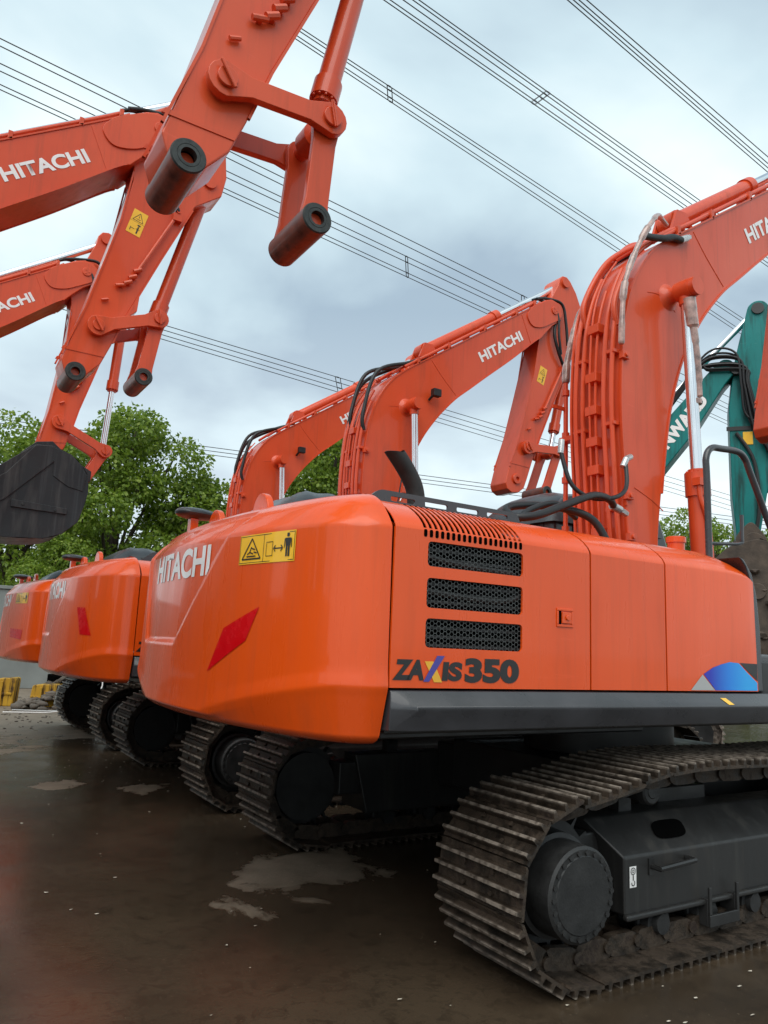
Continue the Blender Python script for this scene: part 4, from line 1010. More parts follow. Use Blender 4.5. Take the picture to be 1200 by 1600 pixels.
    if pose.get('housed'):
        part(root, 'pin_boss', key + 'tubeA', tubef(tb, 1.262, 1.66, .075), [BOOM, BOOM, DARK], arm); part(root, 'pin_tube', key + 'tubeB', tubef(t2, 1.235, 1.70, .088), [BORE, BRUSH, DARK], arm)
    elif not pose.get('bucket'):
        part(root, 'pin_tube', key + 'tubeA', tubef(tb, 1.235, 1.70, .092), [BORE, BRUSH, DARK], arm); part(root, 'pin_tube', key + 'tubeB', tubef(t2, 1.235, 1.70, .088), [BORE, BRUSH, DARK], arm)
    else:
        part(root, 'pin_tube', key + 'tubeA', lambda: MB().cyl((tb.x, 1.235, tb.y), (tb.x, 1.685, tb.y), .09), BOOM, arm)
    # bucket cylinder
    b0 = Vector((A(3.47, 6.28)[0], 1.46, A(3.47, 6.28)[1])); b1 = Vector((lk.x, 1.46, lk.y)); d3 = (b1 - b0).normalized(); gl3 = b1 - d3 * pose.get('rodlen', .30)
    def bcyl():
        mb = MB(); mb.cyl(b0, gl3 - d3 * .12, .070, n=28); mb.cyl(gl3 - d3 * .16, gl3 - d3 * .03, .086, n=28); mb.cyl(gl3 - d3 * .03, gl3, .060, n=28); mb.cyl(b0 + Vector((0, -.06, 0)), b0 + Vector((0, .06, 0)), .09, n=20)
        for k in range(12):
            a = 2 * math.pi * k / 12; u = d3.orthogonal().normalized(); w = d3.cross(u); c = gl3 - d3 * .03 + .074 * (math.cos(a) * u + math.sin(a) * w); mb.cyl(c - d3 * .004, c + d3 * .012, .009, n=6)
        q = b0 + d3 * .16; mb.box(q.x - .03, q.x + .05, q.y - .085, q.y - .05, q.z - .03, q.z + .03); return mb
    part(root, 'bucket_cylinder', key + 'bktcyl', bcyl, BOOM, arm)
    part(root, 'bucket_cylinder_rod', key + 'bktrod', lambda: MB().cyl(gl3, b1, .042, n=24), CHROME, arm)
    if pose.get('bucket'):
        off_ = Vector(pose['bucket']) + JW - Vector((2.87, 6.6))
        def bucket():
            mb = MB(); O = lambda P_: [(a + off_.x, b + off_.y) for a, b in P_]
            side = [(-.15, .21), (.05, .23), (.30, .15), (.45, .02), (.55, -.13), (.57, -.34), (.53, -.56), (.48, -.76), (.30, -.94), (.07, -1.03), (-.39, -1.06), (-.90, -1.0), (-1.25, -.86), (-1.30, -.74), (-.80, -.36)]
            mb.prism(O(side), .98, 1.02); mb.prism(O(side), 1.90, 1.94)
            w_ = [(-.15, .205), (.05, .225), (.30, .145), (.45, .02), (.545, -.13), (.565, -.34), (.525, -.56), (.47, -.76), (.29, -.935), (.07, -1.025), (-.39, -1.055), (-.90, -.995)]
            w_ = O(cat2(w_, 3))
            for a, b in zip(w_, w_[1:]):
                c = off_ + Vector((-.1, -.45)); n1_ = (c - Vector(a)).normalized() * .03; n2_ = (c - Vector(b)).normalized() * .03
                mb.add([(a[0], .985, a[1]), (b[0], .985, b[1]), (b[0], 1.935, b[1]), (a[0], 1.935, a[1]), (a[0] + n1_.x, .985, a[1] + n1_.y), (b[0] + n2_.x, .985, b[1] + n2_.y), (b[0] + n2_.x, 1.935, b[1] + n2_.y), (a[0] + n1_.x, 1.935, a[1] + n1_.y)], [(0, 1, 2, 3), (7, 6, 5, 4)])
            mb.prism(O([(-.15, .20), (.04, .22), (.10, .02), (-.42, -.55), (-.80, -.86), (-.95, -.62), (-.46, -.22)]), .962, .98)
            mb.prism(O([(.04, .215), (.30, .14), (.45, .01), (.52, -.12), (.50, -.34), (.30, -.30), (.10, -.18), (.085, .02)]), .968, .98)
            mb.prism(O([(-.36, -.56), (.32, -.60), (.32, -.68), (-.36, -.66)]), .950, .98)
            for x, z in ((.18, -.64), (-.22, -.61)): mb.cyl((x + off_.x, .938, z + off_.y), (x + off_.x, .951, z + off_.y), .02, n=10)
            for y in (1.24, 1.68): mb.prism(O([(-.30, .12), (-.12, .30), (.08, .34), (.20, .24), (.42, .10), (.62, .0), (.62, -.14), (.48, -.22), (.2, -.1)]), y - .02 - (0.02 if y < 1.5 else -.02), y + .02 - (0.02 if y < 1.5 else -.02))
            mb.cyl((t2.x, 1.17, t2.y), (t2.x, 1.75, t2.y), .075, n=20)
            return mb
        bk = part(root, 'bucket', key + 'bucket', bucket, BUCK, bevel=.006)
    return bo
BUCK = paint('black_bucket_paint', (.012, .013, .015), (.022, .023, .025), dirt=(.11, .105, .10), damt=.55, rough=(.3, .6), coat=.1)
GALV = simple('zinc_fitting', (.55, .55, .54), .3, .7, .2, 30)

def excavator(loc, key, pose, opt, label, detailed=True, group=None, rz=0):
    root = empty('excavator', (loc[0], loc[1] + 1.5, 0), rz); tag(root, label, 'excavator', group)
    build_tracks(root, detailed); build_house(root, opt); build_boom(root, key, pose); return root
G1 = 'orange excavators parked in a row'
excavator((0, 0), 'near', dict(arm=-.01, link=(3.07, 4.46), tube2=(2.86, 3.82), hero=True, housed=True), dict(reflector=0, exhaust=True), 'nearest orange excavator, its counterweight and black model lettering filling the middle', group=G1)
excavator((-.02, 3.96), 'mid', dict(arm=-.04, link=(3.05, 4.45), tube2=(2.80, 3.80), lamp=True, housed=True, rodlen=.34), dict(reflector=1, decal=False), 'second orange excavator in the row, slanted red reflector and no yellow decal on its rear', group=G1)
excavator((-.04, 7.88), 'mid', dict(arm=-.04, link=(3.05, 4.45), tube2=(2.80, 3.80), lamp=True, housed=True, rodlen=.34), dict(reflector=2), 'third orange excavator in the row, yellow decal above a flat red reflector', group=G1)
G2_ = 'orange excavators across the alley reaching in over it'
excavator((-8.07, -.50), 'opA', dict(ext=True, tilt=-.012, arm=.0, link=(3.11, 4.424), tube2=(3.07, 3.814), rodlen=.26, sticker=True), dict(orange_cab=True), 'excavator whose big close arm with bare pin tubes hangs in from the top', False, G2_)
excavator((-7.83, 3.35), 'opB', dict(ext=True, arm=0.0, link=(3.06, 4.60), tube2=(2.97, 3.98), rodlen=.10), dict(orange_cab=True), 'excavator whose lettered boom enters at upper left, yellow decal on its bucketless arm', False, G2_)
excavator((-7.80, 7.10), 'opC', dict(ext=True, arm=.115, link=(3.40, 4.05), tube2=(3.12, 3.50), rodlen=.95, bucket=(2.62, 3.72)), dict(orange_cab=True), 'orange excavator across the alley with a black bucket hanging on its arm', False, G2_)

# ================================================================== teal machine, yellow machine
def small_excavator(loc, rz, paintm, label, cat_name, boomP, tipP, armP, body_only=False, lettering=None, grp=None):
    root = empty('excavator', loc, rz); tag(root, label, 'excavator', grp)
    for side, yc in ((0, -1.25), (1, 1.25)):
        def tracks(yc=yc):
            mb = MB(); s = shoe_mb(TLEN / NSH)
            for i in range(NSH):
                M2 = shoe_matrix(i); M2[1][3] = yc; b = len(mb.v); mb.v += [tuple(M2 @ Vector(v)) for v in s.v]
                for f in s.f: mb.face([b + k for k in f])
            return mb.mesh('crawler_track', TRACK, 30)
        link('crawler_track', cached('tealtrack%d' % side, tracks), root)
        mb = MB(); mb.box(-1.7, 1.5, yc - .2, yc + .2, .22, .62); mb.cyl((IC[0], yc - .12, .425), (IC[0], yc + .12, .425), .33); mb.cyl((SC[0], yc - .2, .425), (SC[0], yc + .2, .425), .28); link('track_frame', mb.mesh('track_frame', BLACK), root, .01)
    mb = MB(); mb.prism(round_poly([(-2.9, 1.2), (-.3, 1.2), (-.3, 2.1), (-2.6, 2.2), (-2.9, 2.0)], .1), -1.4, 1.4); link('engine_house', mb.mesh('engine_house', paintm), root, .05)
    mb = MB(); mb.prism(round_poly([(-.25, 1.2), (1.5, 1.2), (1.6, 2.0), (1.2, 2.95), (-.2, 2.95)], .12), .45, 1.4); cb = link('cab', mb.mesh('cab', paintm), root, .04)
    link('cab_window', MB().prism([(0, 1.9), (1.4, 1.9), (1.1, 2.75), (0, 2.75)], .443, .449).box(-.262, -.256, .6, 1.25, 2.0, 2.75).mesh('cab_window', GLASSM), cb)
    mb = MB(); mb.box(-1.2, 1.4, -1.4, .4, 1.05, 1.35); mb.cyl((0, 0, .6), (0, 0, 1.05), .7); mb.box(-1.0, 1.0, -1.1, 1.1, .42, .62); link('deck', mb.mesh('deck', BLACK), root, .01)
    if body_only: return root
    bo = link('boom', MB().prism(boomP, -.28, .28).mesh('boom', paintm), root, .02)
    if lettering:
        vs, fs = text2d(lettering[0], lettering[1], lettering[2], .05); ox, oz, a = lettering[3]
        link('lettering', MB().add([(ox + u * math.cos(a) - v * math.sin(a), -.284, oz + u * math.sin(a) + v * math.cos(a)) for u, v in vs], fs).mesh('lettering', DECALW, 0), bo)
    ar = link('arm', MB().prism(armP, -.2, .2).mesh('arm', paintm), root, .02)
    return root, bo, ar
# along the boom (s) and height (z), traced for the raised boom of this machine
S0 = 2.95
tb_ = [(-.10, 1.5), (-.12, 2.6), (.20, 3.62), (.95, 4.68), (1.80, 5.60), (2.55, 6.46), (2.72, 6.62), (2.86, 6.60), (2.93, 6.46), (2.88, 6.32), (2.76, 6.18), (2.24, 5.34), (1.71, 4.66), (1.12, 3.90), (.72, 3.2), (.52, 2.4), (.42, 1.5)]
ta_ = [(3.13, 7.44), (3.16, 7.58), (3.27, 7.67), (3.42, 7.66), (3.56, 7.45), (3.80, 6.6), (3.72, 5.8), (3.40, 4.6), (3.16, 3.35), (3.0, 3.25), (2.86, 3.35), (2.80, 4.2), (2.80, 5.75), (2.90, 6.5), (3.04, 7.1)]
RZ = R(-52); tloc = Vector((6.9, 4.7, 0)) - Vector((math.cos(RZ), math.sin(RZ), 0)) * (S0 + .10)
tr, tbo, tar = small_excavator(tuple(tloc), RZ, TEAL, 'teal excavator with worn paint and raised boom, behind the nearest boom at the right edge', 'excavator', round_poly(tb_, .1, 4), None, round_poly(ta_, .08, 3), lettering=('SUNWARD', .23, 1.42, (1.60, 4.78, R(51))))
link('arm_pin', MB().cyl((3.31, -.24, 7.51), (3.31, .24, 7.51), .10).mesh('arm_pin', BLACK), tar); link('arm_pin', MB().cyl((S0 - .02, -.32, 6.42), (S0 - .02, .32, 6.42), .10).mesh('arm_pin', BLACK), tar)
a_, b_ = Vector((1.75, 0, 5.95)), Vector((3.22, 0, 7.48)); d_ = (b_ - a_).normalized()
link('arm_cylinder', MB().cyl(a_ - d_ * 1.0, a_, .10).mesh('arm_cylinder', TEAL), tbo); link('arm_cylinder_rod', MB().cyl(a_, b_, .055).mesh('arm_cylinder_rod', CHROME), tbo)
mb = MB()
random.seed(21)
for k in range(11):
    y = -.30 + (k % 3) * .03; o = k * .034 + random.uniform(-.03, .03)
    mb.tube([(S0 - 1.5 + o, y, 5.35 + o), (S0 - .9 + o, y - .03, 6.15 + o), (S0 - .45, y - .05, 6.72 - o), (S0 - .02 + o * .5, y - .06, 6.66 - o), (S0 + .05 + o * .4, y - .06, 6.1), (S0 + .12 + o, y - .02, 5.55 - o * 2), (S0 + .45, y, 5.35 - o)], .020, 8, 3)
link('hose_bundle', mb.mesh('hose_bundle', RUBBER), tbo)
mb = MB(); mb.cyl((S0 + .62, 0, 6.0), (S0 + .52, 0, 4.3), .11); mb.tube([(S0 - .05, -.23, 5.3), (S0 + .2, -.24, 4.8), (S0 + .25, -.24, 4.0), (S0 + .15, -.23, 3.5)], .03, 8); mb.box(S0 - .2, S0 + .5, -.215, -.2, 5.35, 5.42); link('bucket_cylinder', mb.mesh('bucket_cylinder', HUB), tar)
mb = MB(); mb.box(S0 + .05, S0 + .20, -.212, -.204, 5.10, 5.32); link('warning_decal', mb.mesh('warning_decal', DECALY), tar)
# muddy clamshell-like bucket hanging at the arm end
def mud_bucket():
    mb = MB(); P = [(-.95, -.75), (-.70, -.15), (-.35, .18), (.10, .30), (.45, .10), (.75, -.25), (.80, -.85), (.55, -1.45), (.05, -1.65), (-.45, -1.35)]
    P = [(a + S0 + .1, b + 3.15) for a, b in P]; mb.prism(round_poly(P, .12, 4), -.62, -.56); mb.prism(round_poly(P, .12, 4), .56, .62)
    w = cat2([P[i] for i in (3, 4, 5, 6, 7, 8, 9)], 4)
    for a, b in zip(w, w[1:]): mb.add([(a[0], -.6, a[1]), (b[0], -.6, b[1]), (b[0], .6, b[1]), (a[0], .6, a[1])], [(0, 1, 2, 3)])
    mb.cyl((S0 + .12, -.5, 3.4), (S0 + .12, .5, 3.4), .16); mb.cyl((S0 + .6, -.4, 3.3), (S0 + .6, .4, 3.3), .14); mb.prism(round_poly([(S0 - .25, 2.9), (S0 - .12, 3.55), (S0 + .1, 3.78), (S0 + .32, 3.5), (S0 + .45, 2.9)], .1), -.40, -.34); mb.prism(round_poly([(S0 - .25, 2.9), (S0 - .12, 3.55), (S0 + .1, 3.78), (S0 + .32, 3.5), (S0 + .45, 2.9)], .1), .34, .40)
    mb.cyl((S0 + .1, -.46, 3.45), (S0 + .1, .46, 3.45), .10); mb.cyl((S0 + .12, -.66, 2.6), (S0 + .12, .66, 2.6), .13); mb.tube([(S0 + .8, -.45, 3.9), (S0 + .78, -.5, 3.2), (S0 + .62, -.5, 2.5)], .09, 10); mb.tube([(S0 - .4, -.64, 3.0), (S0 - .1, -.66, 2.2), (S0 + .1, -.64, 1.7)], .05, 8)
    for k in range(26): rr_ = random.uniform(.05, .16); rock(mb, S0 + random.uniform(-.6, .6), -.60 + random.uniform(-.03, .05), rr_, random.uniform(1.7, 3.2))
    mb.box(S0 - .02, S0 + .02, -.30, -.26, 3.1, 3.6); mb.tube([(S0 + .5, -.3, 4.3), (S0 + .6, -.35, 3.9), (S0 + .62, -.3, 3.3)], .07, 10)
    return mb
MUD = simple('dried_mud_steel', (.085, .065, .050), .85, 0, .45, 7, 0, .8)
link('bucket', mud_bucket().mesh('bucket', MUD), tr, .02)
small_excavator((8.6, 1.55, 0), R(0), YELLOW, 'yellow excavator cut off by the right edge of the picture', 'excavator', None, None, None, body_only=True)

# ================================================================== GROUND
m_, t_, p_ = mat_new('wet_muddy_concrete')
gc = N(t_, 'ShaderNodeNewGeometry'); pos = gc.outputs['Position']
def nz(scale, detail, rough, dist=0.0, st=None):
    n = N(t_, 'ShaderNodeTexNoise', i_Scale=scale, i_Detail=float(detail), i_Roughness=rough, i_Distortion=dist)
    if st:
        mp_ = N(t_, 'ShaderNodeMapping'); mp_.inputs['Scale'].default_value = st; t_.links.new(pos, mp_.inputs[0]); t_.links.new(mp_.outputs[0], n.inputs['Vector'])
    else: t_.links.new(pos, n.inputs['Vector'])
    return n.outputs['Fac']
def mth(op, a, b=None):
    n = N(t_, 'ShaderNodeMath', operation=op)
    for i, v in enumerate((a, b)):
        if v is None: continue
        if isinstance(v, (int, float)): n.inputs[i].default_value = v
        else: t_.links.new(v, n.inputs[i])
    return n.outputs[0]
edge_n = nz(1.6, 8, .62, .6); big_n = nz(.42, 4, .5)
# raised spots that stand clear of the water: (x, y, rx, ry, angle, height)
spots = [(-2.28, 2.20, .56, .70, -25, 1.0), (-3.08, 1.58, .24, .58, 35, .70), (-3.4, 5.6, .25, .5, -40, .85), (-2.55, 5.3, .3, .8, -30, .55), (-3.6, 2.9, .2, .3, 10, .35)]
hgt = None
for x, y, rx, ry, an, hh in spots:
    mp_ = N(t_, 'ShaderNodeMapping', vector_type='TEXTURE'); mp_.inputs['Location'].default_value = (x, y, 0); mp_.inputs['Rotation'].default_value = (0, 0, R(an)); mp_.inputs['Scale'].default_value = (rx, ry, 100)
    t_.links.new(pos, mp_.inputs[0]); ln = N(t_, 'ShaderNodeVectorMath', operation='LENGTH'); t_.links.new(mp_.outputs[0], ln.inputs[0])
    v = mrange(t_, ln.outputs['Value'], .2, 1.5, hh, 0); hgt = v if hgt is None else mth('MAXIMUM', hgt, v)
sepg = N(t_, 'ShaderNodeSeparateXYZ'); t_.links.new(pos, sepg.inputs[0])
far = mrange(t_, mth('ADD', sepg.outputs['Y'], mth('MULTIPLY', sepg.outputs['X'], -.25)), 7.5, 11.5, 0, 1.0)
hgt = mth('MAXIMUM', hgt, far)
lvl = mth('ADD', mth('MULTIPLY', hgt, .55), mth('MULTIPLY', mth('SUBTRACT', edge_n, .5), 1.1))
lvl = mth('ADD', lvl, mth('MULTIPLY', mth('SUBTRACT', big_n, .5), .3))
dry = mrange(t_, lvl, .30, .36, 0, 1)
grit = nz(38, 6, .7); mid = nz(5, 6, .6)
drycol = mixc(t_, mrange(t_, mid, .3, .7, 0, 1), (.15, .118, .084), (.24, .19, .14)); drycol = mixc(t_, mrange(t_, grit, .55, .8, 0, .6), drycol, (.36, .30, .22))
wetcol = mixc(t_, mrange(t_, nz(.9, 5, .6, .4), .35, .65, 0, 1), (.040, .028, .018), (.075, .053, .034))
wetcol = mixc(t_, mrange(t_, nz(.35, 2, .5), .5, .75, 0, .6), wetcol, (.090, .062, .040))
wetcol = mixc(t_, mrange(t_, nz(11, 7, .7, .8), .50, .68, 0, .55), wetcol, (.022, .016, .011)); wetcol = mixc(t_, mrange(t_, nz(70, 3, .6), .66, .74, 0, .7), wetcol, (.15, .115, .08))
t_.links.new(mixc(t_, dry, wetcol, drycol), p_.inputs['Base Color'])
wr = mrange(t_, nz(2.2, 4, .6), .35, .7, .11, .26)
rr_ = N(t_, 'ShaderNodeMix'); t_.links.new(dry, rr_.inputs[0]); t_.links.new(wr, rr_.inputs[2]); rr_.inputs[3].default_value = .62; t_.links.new(rr_.outputs[0], p_.inputs['Roughness'])
p_.inputs['Specular IOR Level'].default_value = .42
bh = mth('ADD', mth('MULTIPLY', dry, mth('ADD', .5, mth('MULTIPLY', grit, .6))), mth('ADD', mth('MULTIPLY', nz(3.5, 3, .5), .10), mth('MULTIPLY', nz(60, 5, .7), .10)))
bump(t_, p_, bh, .35, .02)
GROUND = m_
g = 700
gnd = link('ground', MB().add([(-g, -g, 0), (g, -g, 0), (g, g, 0), (-g, g, 0)], [(0, 1, 2, 3)]).mesh('ground', GROUND, 0)); tag(gnd, kind='structure', label='wet muddy concrete yard with shallow brown puddles', cat='ground')

# flecks of litter and petals floating on the water
random.seed(11); mb = MB()
def fleck(x, y, s):
    a = random.random() * 6.28; n = random.randint(4, 6); P = []
    for k in range(n): t = a + 2 * math.pi * k / n; rr = s * random.uniform(.5, 1.1); P.append((x + rr * math.cos(t) * 1.3, y + rr * math.sin(t) * .6, .006 + random.uniform(0, s * .25)))
    mb.add(P, [tuple(range(n))])
for _ in range(90):
    fleck(random.uniform(-4.2, .5), random.uniform(-1.3, 9), random.uniform(.004, .013))
for x, y in ((-2.0, -.42), (-1.95, -.46), (-1.7, -.33), (-1.62, -.55), (-1.4, -.35), (-2.28, -.12), (-1.2, -.4), (-1.15, -.6), (-.95, -.38), (-3.45, -.4), (-3.36, -.36), (-2.9, .25), (-4.0, 2.3), (-3.9, 4.1)): fleck(x, y, .014)
PETAL = simple('pale_litter', (.62, .56, .46), .6, 0, .3, 30, 0, 0)
tag(link('litter_flecks', mb.mesh('litter_flecks', PETAL, 0)), 'tiny pale flecks of litter scattered over the wet ground', 'litter', kind='stuff')
# pebbles and grit on the drier far part of the yard
mb = MB(); random.seed(5)
for _ in range(900): rock(mb, random.uniform(-5.5, 3), random.uniform(10.5, 17) ** 1.0, random.uniform(.006, .03))
for _ in range(160): rock(mb, random.uniform(-4.5, -1), random.uniform(5, 10.5), random.uniform(.004, .012))
ROCKM = simple('grey_rubble', (.12, .10, .08), .85, 0, .5, 4, 0, .5)
tag(link('gravel_scatter', mb.mesh('gravel_scatter', ROCKM, 0)), 'fine grit and pebbles on the far part of the yard', 'gravel', kind='stuff')

# ================================================================== far left corner: wall, rubble, scrap
CONC = simple('weathered_grey_wall', (.20, .215, .205), .8, 0, .18, 1.2, 0, .2)
w_ = empty('boundary_wall', (-3, 19.6, 0), R(-4)); tag(w_, 'long grey rendered boundary wall at the back of the yard', 'wall')
link('wall_face', MB().box(-16, 30, 0, .25, 0, 2.55).mesh('wall_face', CONC), w_, .02); link('wall_coping', MB().box(-16, 30, -.05, .30, 2.552, 2.64).mesh('wall_coping', CONC), w_, .01)
RUSTY = paint('rusty_yellow_paint', (.45, .24, .02), (.60, .35, .03), dirt=(.045, .022, .013), damt=3.2, rough=(.5, .8), coat=0)
def scrapblock(x, y, w, h, rz, label):
    t = empty('scrap_casting', (x, y, 0), rz); tag(t, label, 'scrap metal')
    link('casting_body', MB().prism(round_poly([(-w / 2, 0), (w / 2, 0), (w * .56, h), (-w * .40, h * .94)], .06), -.2, .2).mesh('casting_body', RUSTY), t, .02)
    link('casting_rib', MB().box(-w * .1, w * .0, -.235, -.2, .02, h * .86).box(-w * .42, w * .42, -.225, -.2, h * .4, h * .48).mesh('casting_rib', RUSTY), t, .01)
scrapblock(-2.92, 14.6, .42, .56, R(-20), 'rusty yellow steel casting at the left edge, the left one of two')
scrapblock(-2.20, 14.3, .52, .46, R(-28), 'squat rusty yellow casting in front of the grey wall, right of the taller one')
random.seed(3)
t = empty('rubble_heap', (-1.9, 13.9, 0)); tag(t, 'low heap of broken concrete and soil in front of the wall', 'rubble')
mb = MB()
for _ in range(140):
    r = random.random() ** .6; a = random.random() * 6.28; rock(mb, r * math.cos(a) * .95, r * math.sin(a) * .45, random.uniform(.03, .13), (1 - r) * .34)
link('broken_lumps', mb.mesh('broken_lumps', ROCKM, 0), t)
mb = MB(); Mx = Matrix.Rotation(R(9), 4, 'Y') @ Matrix.Rotation(R(-12), 4, 'Z'); mb.box(-.2, 1.6, -.3, .3, .05, .42, Mx)
link('concrete_slab', mb.mesh('concrete_slab', CONC), t, .02)
t = empty('scrap_sheet_stack', (-1.55, 14.9, 0)); tag(t, 'tilted stack of dark corrugated sheets beside the tracks of the third excavator', 'scrap')
for k in range(4):
    mb = MB(); Mx = Matrix.Translation((0, 0, .62 + k * .06)) @ Matrix.Rotation(R(-28 - k * 3), 4, 'Y') @ Matrix.Rotation(R(15 * k - 20), 4, 'Z'); mb.box(-.75, .70, -.5 + .03 * k, .45, 0, .02, Mx)
    for i in range(9): mb.box(-.74, .69, -.45 + i * .1, -.41 + i * .1, .021, .04, Mx)
    link('corrugated_sheet', mb.mesh('corrugated_sheet', [SKIRT, ROCKM][k % 2]), t)
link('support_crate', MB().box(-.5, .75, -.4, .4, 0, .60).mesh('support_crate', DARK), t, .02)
mb = MB(); mb.tube([(-1.30, 13.3, 1.0), (-1.42, 13.2, .75), (-1.38, 13.1, .50), (-1.55, 13.0, .28), (-1.95, 12.9, .10), (-2.3, 12.8, .03), (-2.7, 12.9, .02), (-3.1, 13.0, .02)], .012, 8, 3)
tag(link('cable', mb.mesh('cable', DECALW)), 'thin white cable trailing from the third excavator to the ground', 'cable')
mb = MB(); mb.tube([(-.95, 13.6, .45), (-1.4, 13.4, .28), (-1.75, 13.2, .06), (-2.1, 13.1, .02), (-2.9, 13.4, .02)], .014, 8, 3)
tag(link('pale_hose', mb.mesh('pale_hose', DECALG)), 'pale hose lying across the rubble by the left edge', 'hose')

# ================================================================== TREES
m_, t_, p_ = mat_new('leaf')
oi = N(t_, 'ShaderNodeNewGeometry'); col = ramp(t_, oi.outputs['Random Per Island'], [(0, (.09, .16, .012)), (.5, (.18, .28, .025)), (.85, (.26, .36, .04)), (1, (.34, .42, .08))])
t_.links.new(col, p_.inputs['Base Color']); p_.inputs['Roughness'].default_value = .5
tr_ = N(t_, 'ShaderNodeBsdfTranslucent'); t_.links.new(col, tr_.inputs[0]); mxs = N(t_, 'ShaderNodeMixShader', i_0=.45); out_ = t_.nodes['Material Output']
t_.links.new(p_.outputs[0], mxs.inputs[1]); t_.links.new(tr_.outputs[0], mxs.inputs[2]); t_.links.new(mxs.outputs[0], out_.inputs[0]); LEAF = m_
BARK = simple('bark', (.055, .042, .032), .9, 0, .4, 6, 0, .8)
def tree_meshes(seed, H, Rr, nblob, leaves, low):
    rnd = random.Random(seed); trunk = MB(); crown = MB()
    blobs = []
    for k in range(nblob):
        z = low + (H - low) * ((k + .5) / nblob) ** .85; prof = math.sin(math.pi * min(.97, max(.12, (z - low) / (H - low) * .80 + .14))) ** .7
        a = k * 2.4 + rnd.uniform(-.4, .4); d = Rr * prof * rnd.uniform(.45, .88) if k < nblob - 1 else .1 * Rr
        blobs.append((Vector((d * math.cos(a), d * math.sin(a), z - .1 * H * .3)), Rr * rnd.uniform(.30, .50)))
    trunk.tube([(0, 0, 0), (.05, .03, H * .2), (-.06, .08, H * .45), (.03, 0, H * .75)], [.20, .17, .14, .10, .06], 10, 3)
    for c, r in blobs: trunk.tube([(0, 0, c.z * .45), tuple(Vector((c.x * .45, c.y * .45, c.z * .72))), tuple(c)], [.09, .06, .03], 7, 2)
    for c, r in blobs:
        for _ in range(leaves // nblob // 5):
            while True:
                v = Vector((rnd.uniform(-1, 1), rnd.uniform(-1, 1), rnd.uniform(-1, 1)))
                if .05 < v.length < 1: break
            v = v.normalized() * (v.length ** .6) * rnd.uniform(.82, 1.12); p0 = c + Vector((v.x * r, v.y * r, v.z * r * .72))
            out = v.normalized()
            for q in range(5):           # a drooping tuft of leaves
                p = p0 + Vector((rnd.gauss(0, .07), rnd.gauss(0, .07), rnd.gauss(-.04, .06))); L = rnd.uniform(.11, .19); w = L * .36
                dirv = (out * .5 + Vector((rnd.gauss(0, .6), rnd.gauss(0, .6), -.65 + rnd.gauss(0, .45)))).normalized(); sd_ = dirv.cross(Vector((rnd.gauss(0, 1), rnd.gauss(0, 1), rnd.gauss(0, 1)))).normalized() * w
                crown.add([p, p + dirv * L * .45 + sd_, p + dirv * L, p + dirv * L * .45 - sd_], [(0, 1, 2, 3)])
    return trunk.mesh('trunk', BARK, 0), crown_mesh(crown)
def crown_mesh(c):
    me = bpy.data.meshes.new('crown'); me.from_pydata([tuple(v) for v in c.v], [], c.f); me.materials.append(LEAF); me.update(); return me
TREES = {'a': tree_meshes(1, 10.0, 3.1, 17, 34000, 2.2), 'b': tree_meshes(2, 8.8, 3.2, 15, 26000, 1.6), 'c': tree_meshes(9, 7.6, 3.0, 14, 22000, 1.0)}
def tree(kind, x, y, s, rz, label):
    t = empty('tree', (x, y, 0), rz); t.scale = (s, s, s); tag(t, label, 'tree', 'leafy green trees behind the yard wall')
    a, b = TREES[kind]; link('trunk', a, t); link('crown', b, t)
tree('a', 1.7, 27.3, 1.0, 0.0, 'tallest dense green tree, its round top beside the hanging arm with the bucket')
tree('b', -1.6, 29.0, 1.04, 1.0, 'pale leafy tree at the left edge, half hidden by the black bucket')
tree('c', 4.7, 26.6, 1.03, 2.0, 'lower rounded tree to the right of the tallest one')
tree('c', -.6, 24.5, .62, 3.7, 'small bushy tree below the black bucket, just above the wall')
tree('a', 9.0, 24.0, 1.02, 2.6, 'tree showing through the gap under the boom of the third excavator')
tree('b', 7.2, 28.0, .85, 4.4, 'tree whose top barely shows above the counterweight of the nearest excavator')
tree('b', 23.5, 17.5, .84, .6, 'pale tree low at the right edge behind the hand rail')
tree('c', 27.5, 16.0, .95, 2.2, 'light green bush of a tree beside the muddy bucket at the right edge')
tree('c', 20.0, 22.0, .82, 5.2, 'thin pale tree behind the teal arm')

# ================================================================== power lines
WIRE = simple('dark_conductor', (.05, .05, .055), .6, .3, .1, 5, 0, 0)
def powerline(pairs, Z, r, sag, label, spacer=None):
    P0 = Vector(pairs[0][0] + (Z,)); t = empty('power_line', P0); tag(t, label, 'power line', 'overhead power line bundles')
    lines = []
    for a, b in pairs:
        a, b = Vector(a + (Z,)), Vector(b + (Z,)); d = b - a; L = d.length; lines.append((a, d)); mb = MB(); P = []
        for k in range(-12, 33):
            s = k / 8; q = a + d * s; q.z -= sag * 4 * s * (1 - s) * -1 * -1; P.append(tuple(q - P0))
        mb.tube(P, r, 5, 0, False); link('wire', mb.mesh('wire', WIRE, 0), t)
    for s in spacer or []:
        mb = MB(); Q = []
        for a, d in lines: q = a + d * s[0]; q.z -= sag * 4 * s[0] * (1 - s[0]); Q.append(q - P0)
        Q = Q[s[1]:s[2]]; c = sum(Q, Vector()) / len(Q); w = lines[0][1].normalized() * .10 * s[3]
        for q in Q: mb.cyl(q - w * .5, q + w * .5, r * 1.7, n=6)
        mb.cyl(Q[0] + w, Q[-1] + w, r * 1.1, n=5); mb.cyl(Q[0] - w, Q[-1] - w, r * 1.1, n=5)
        link('spacer', mb.mesh('spacer', WIRE), t)
def pt(*a): return a
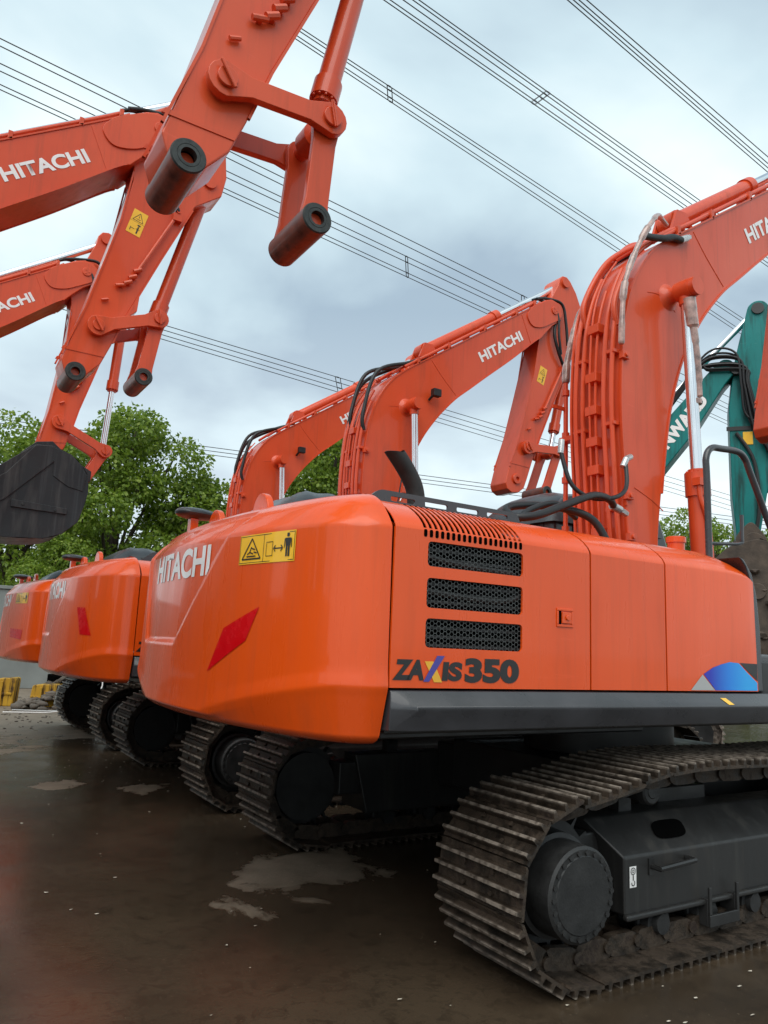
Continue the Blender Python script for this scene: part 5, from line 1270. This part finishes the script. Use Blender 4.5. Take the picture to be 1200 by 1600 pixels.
powerline([((9.23, 30.57), (38.86, 34.61)), ((9.35, 30.81), (39.31, 34.99)), ((9.54, 31.2), (40.3, 35.85)), ((9.66, 31.45), (40.76, 36.25))], 34, .029, .0, 'four dark wires running from the arm at the top towards the nearest boom', [(.21, 0, 4, 1.8)])
powerline([((13.41, 25.45), (38.23, 27.79)), ((13.14, 25.63), (38.62, 28.08)), ((12.74, 25.91), (39.22, 28.52)), ((12.2, 26.29), (39.84, 28.97)), ((11.93, 26.48), (40.26, 29.27))], 34, .029, .0, 'bundle of five wires crossing the upper middle of the sky, with a spacer', [(.40, 0, 5, 1.6)])
powerline([((19.54, 21.15), (40.12, 23.26)), ((19.78, 20.98), (39.67, 22.99)), ((20.01, 20.82), (39.24, 22.73)), ((20.33, 20.6), (38.63, 22.35))], 34, .029, .0, 'wires crossing the top right corner of the sky')
powerline([((-4.39, 35.6), (34.47, 40.58)), ((-4.33, 36.15), (35.42, 41.61))], 30, .031, .0, 'upper pair of wires entering at the left edge above the lettered boom', [(1.0, 0, 2, 1.8)])
powerline([((-4.2, 37.45), (36.49, 42.78)), ((-4.14, 38.05), (37.18, 43.53)), ((-4.02, 39.14), (38.53, 44.99)), ((-3.98, 39.57), (39.1, 45.61))], 30, .031, .0, 'group of four wires below the upper pair, passing behind the bare pin tube', [(.678, 0, 4, 1.1)])
powerline([((10.27, 60.22), (66.35, 65.73)), ((10.58, 61.32), (68.24, 67.55)), ((10.89, 62.45), (70.24, 69.47)), ((11.18, 63.47), (72.08, 71.23))], 28, .038, .0, 'lower bundle of wires behind the second and third booms', [(.34, 0, 4, 3)])
powerline([((1.64, 87.41), (69.69, 74.4)), ((1.82, 89.13), (71.57, 76.34)), ((2.0, 90.93), (73.55, 78.38))], 24, .045, .0, 'lowest faint wires just above the trees')
# distant pylon
t = empty('pylon', (92, 36, 0), R(35)); tag(t, 'distant lattice pylon arm seen between the boom cylinder and hand rail', 'pylon')
mb = MB()
for sx in (-1, 1):
    for sy in (-1, 1): mb.cyl((sx * 4, sy * 4, 0), (sx * 1, sy * 1, 34), .16, .10, n=5)
for k in range(9):
    z0, z1 = k * 3.8, (k + 1) * 3.8; w0, w1 = 4 - 3 * z0 / 34, 4 - 3 * min(34, z1) / 34
    for sy in (-1, 1): mb.cyl((-w0, sy * w0, z0), (w1, sy * w1, min(34, z1)), .06, n=4); mb.cyl((w0, sy * w0, z0), (-w1, sy * w1, min(34, z1)), .06, n=4)
link('tower', mb.mesh('tower', WIRE, 0), t)
for z in (23, 28, 33):
    mb = MB()
    for s_ in (-1, 1):
        mb.cyl((s_ * 1, -1, z), (s_ * 9, 0, z + .6), .08, n=4); mb.cyl((s_ * 1, 1, z), (s_ * 9, 0, z + .6), .08, n=4); mb.cyl((s_ * 1, 0, z + 2), (s_ * 9, 0, z + .6), .08, n=4)
        for k in range(1, 6): a = s_ * (1 + k * 1.4); mb.cyl((a, 0, z + .1), (a + s_ * .7, 0, z + 2 - k * .25), .05, n=4)
    link('cross_arm', mb.mesh('cross_arm', WIRE, 0), t)
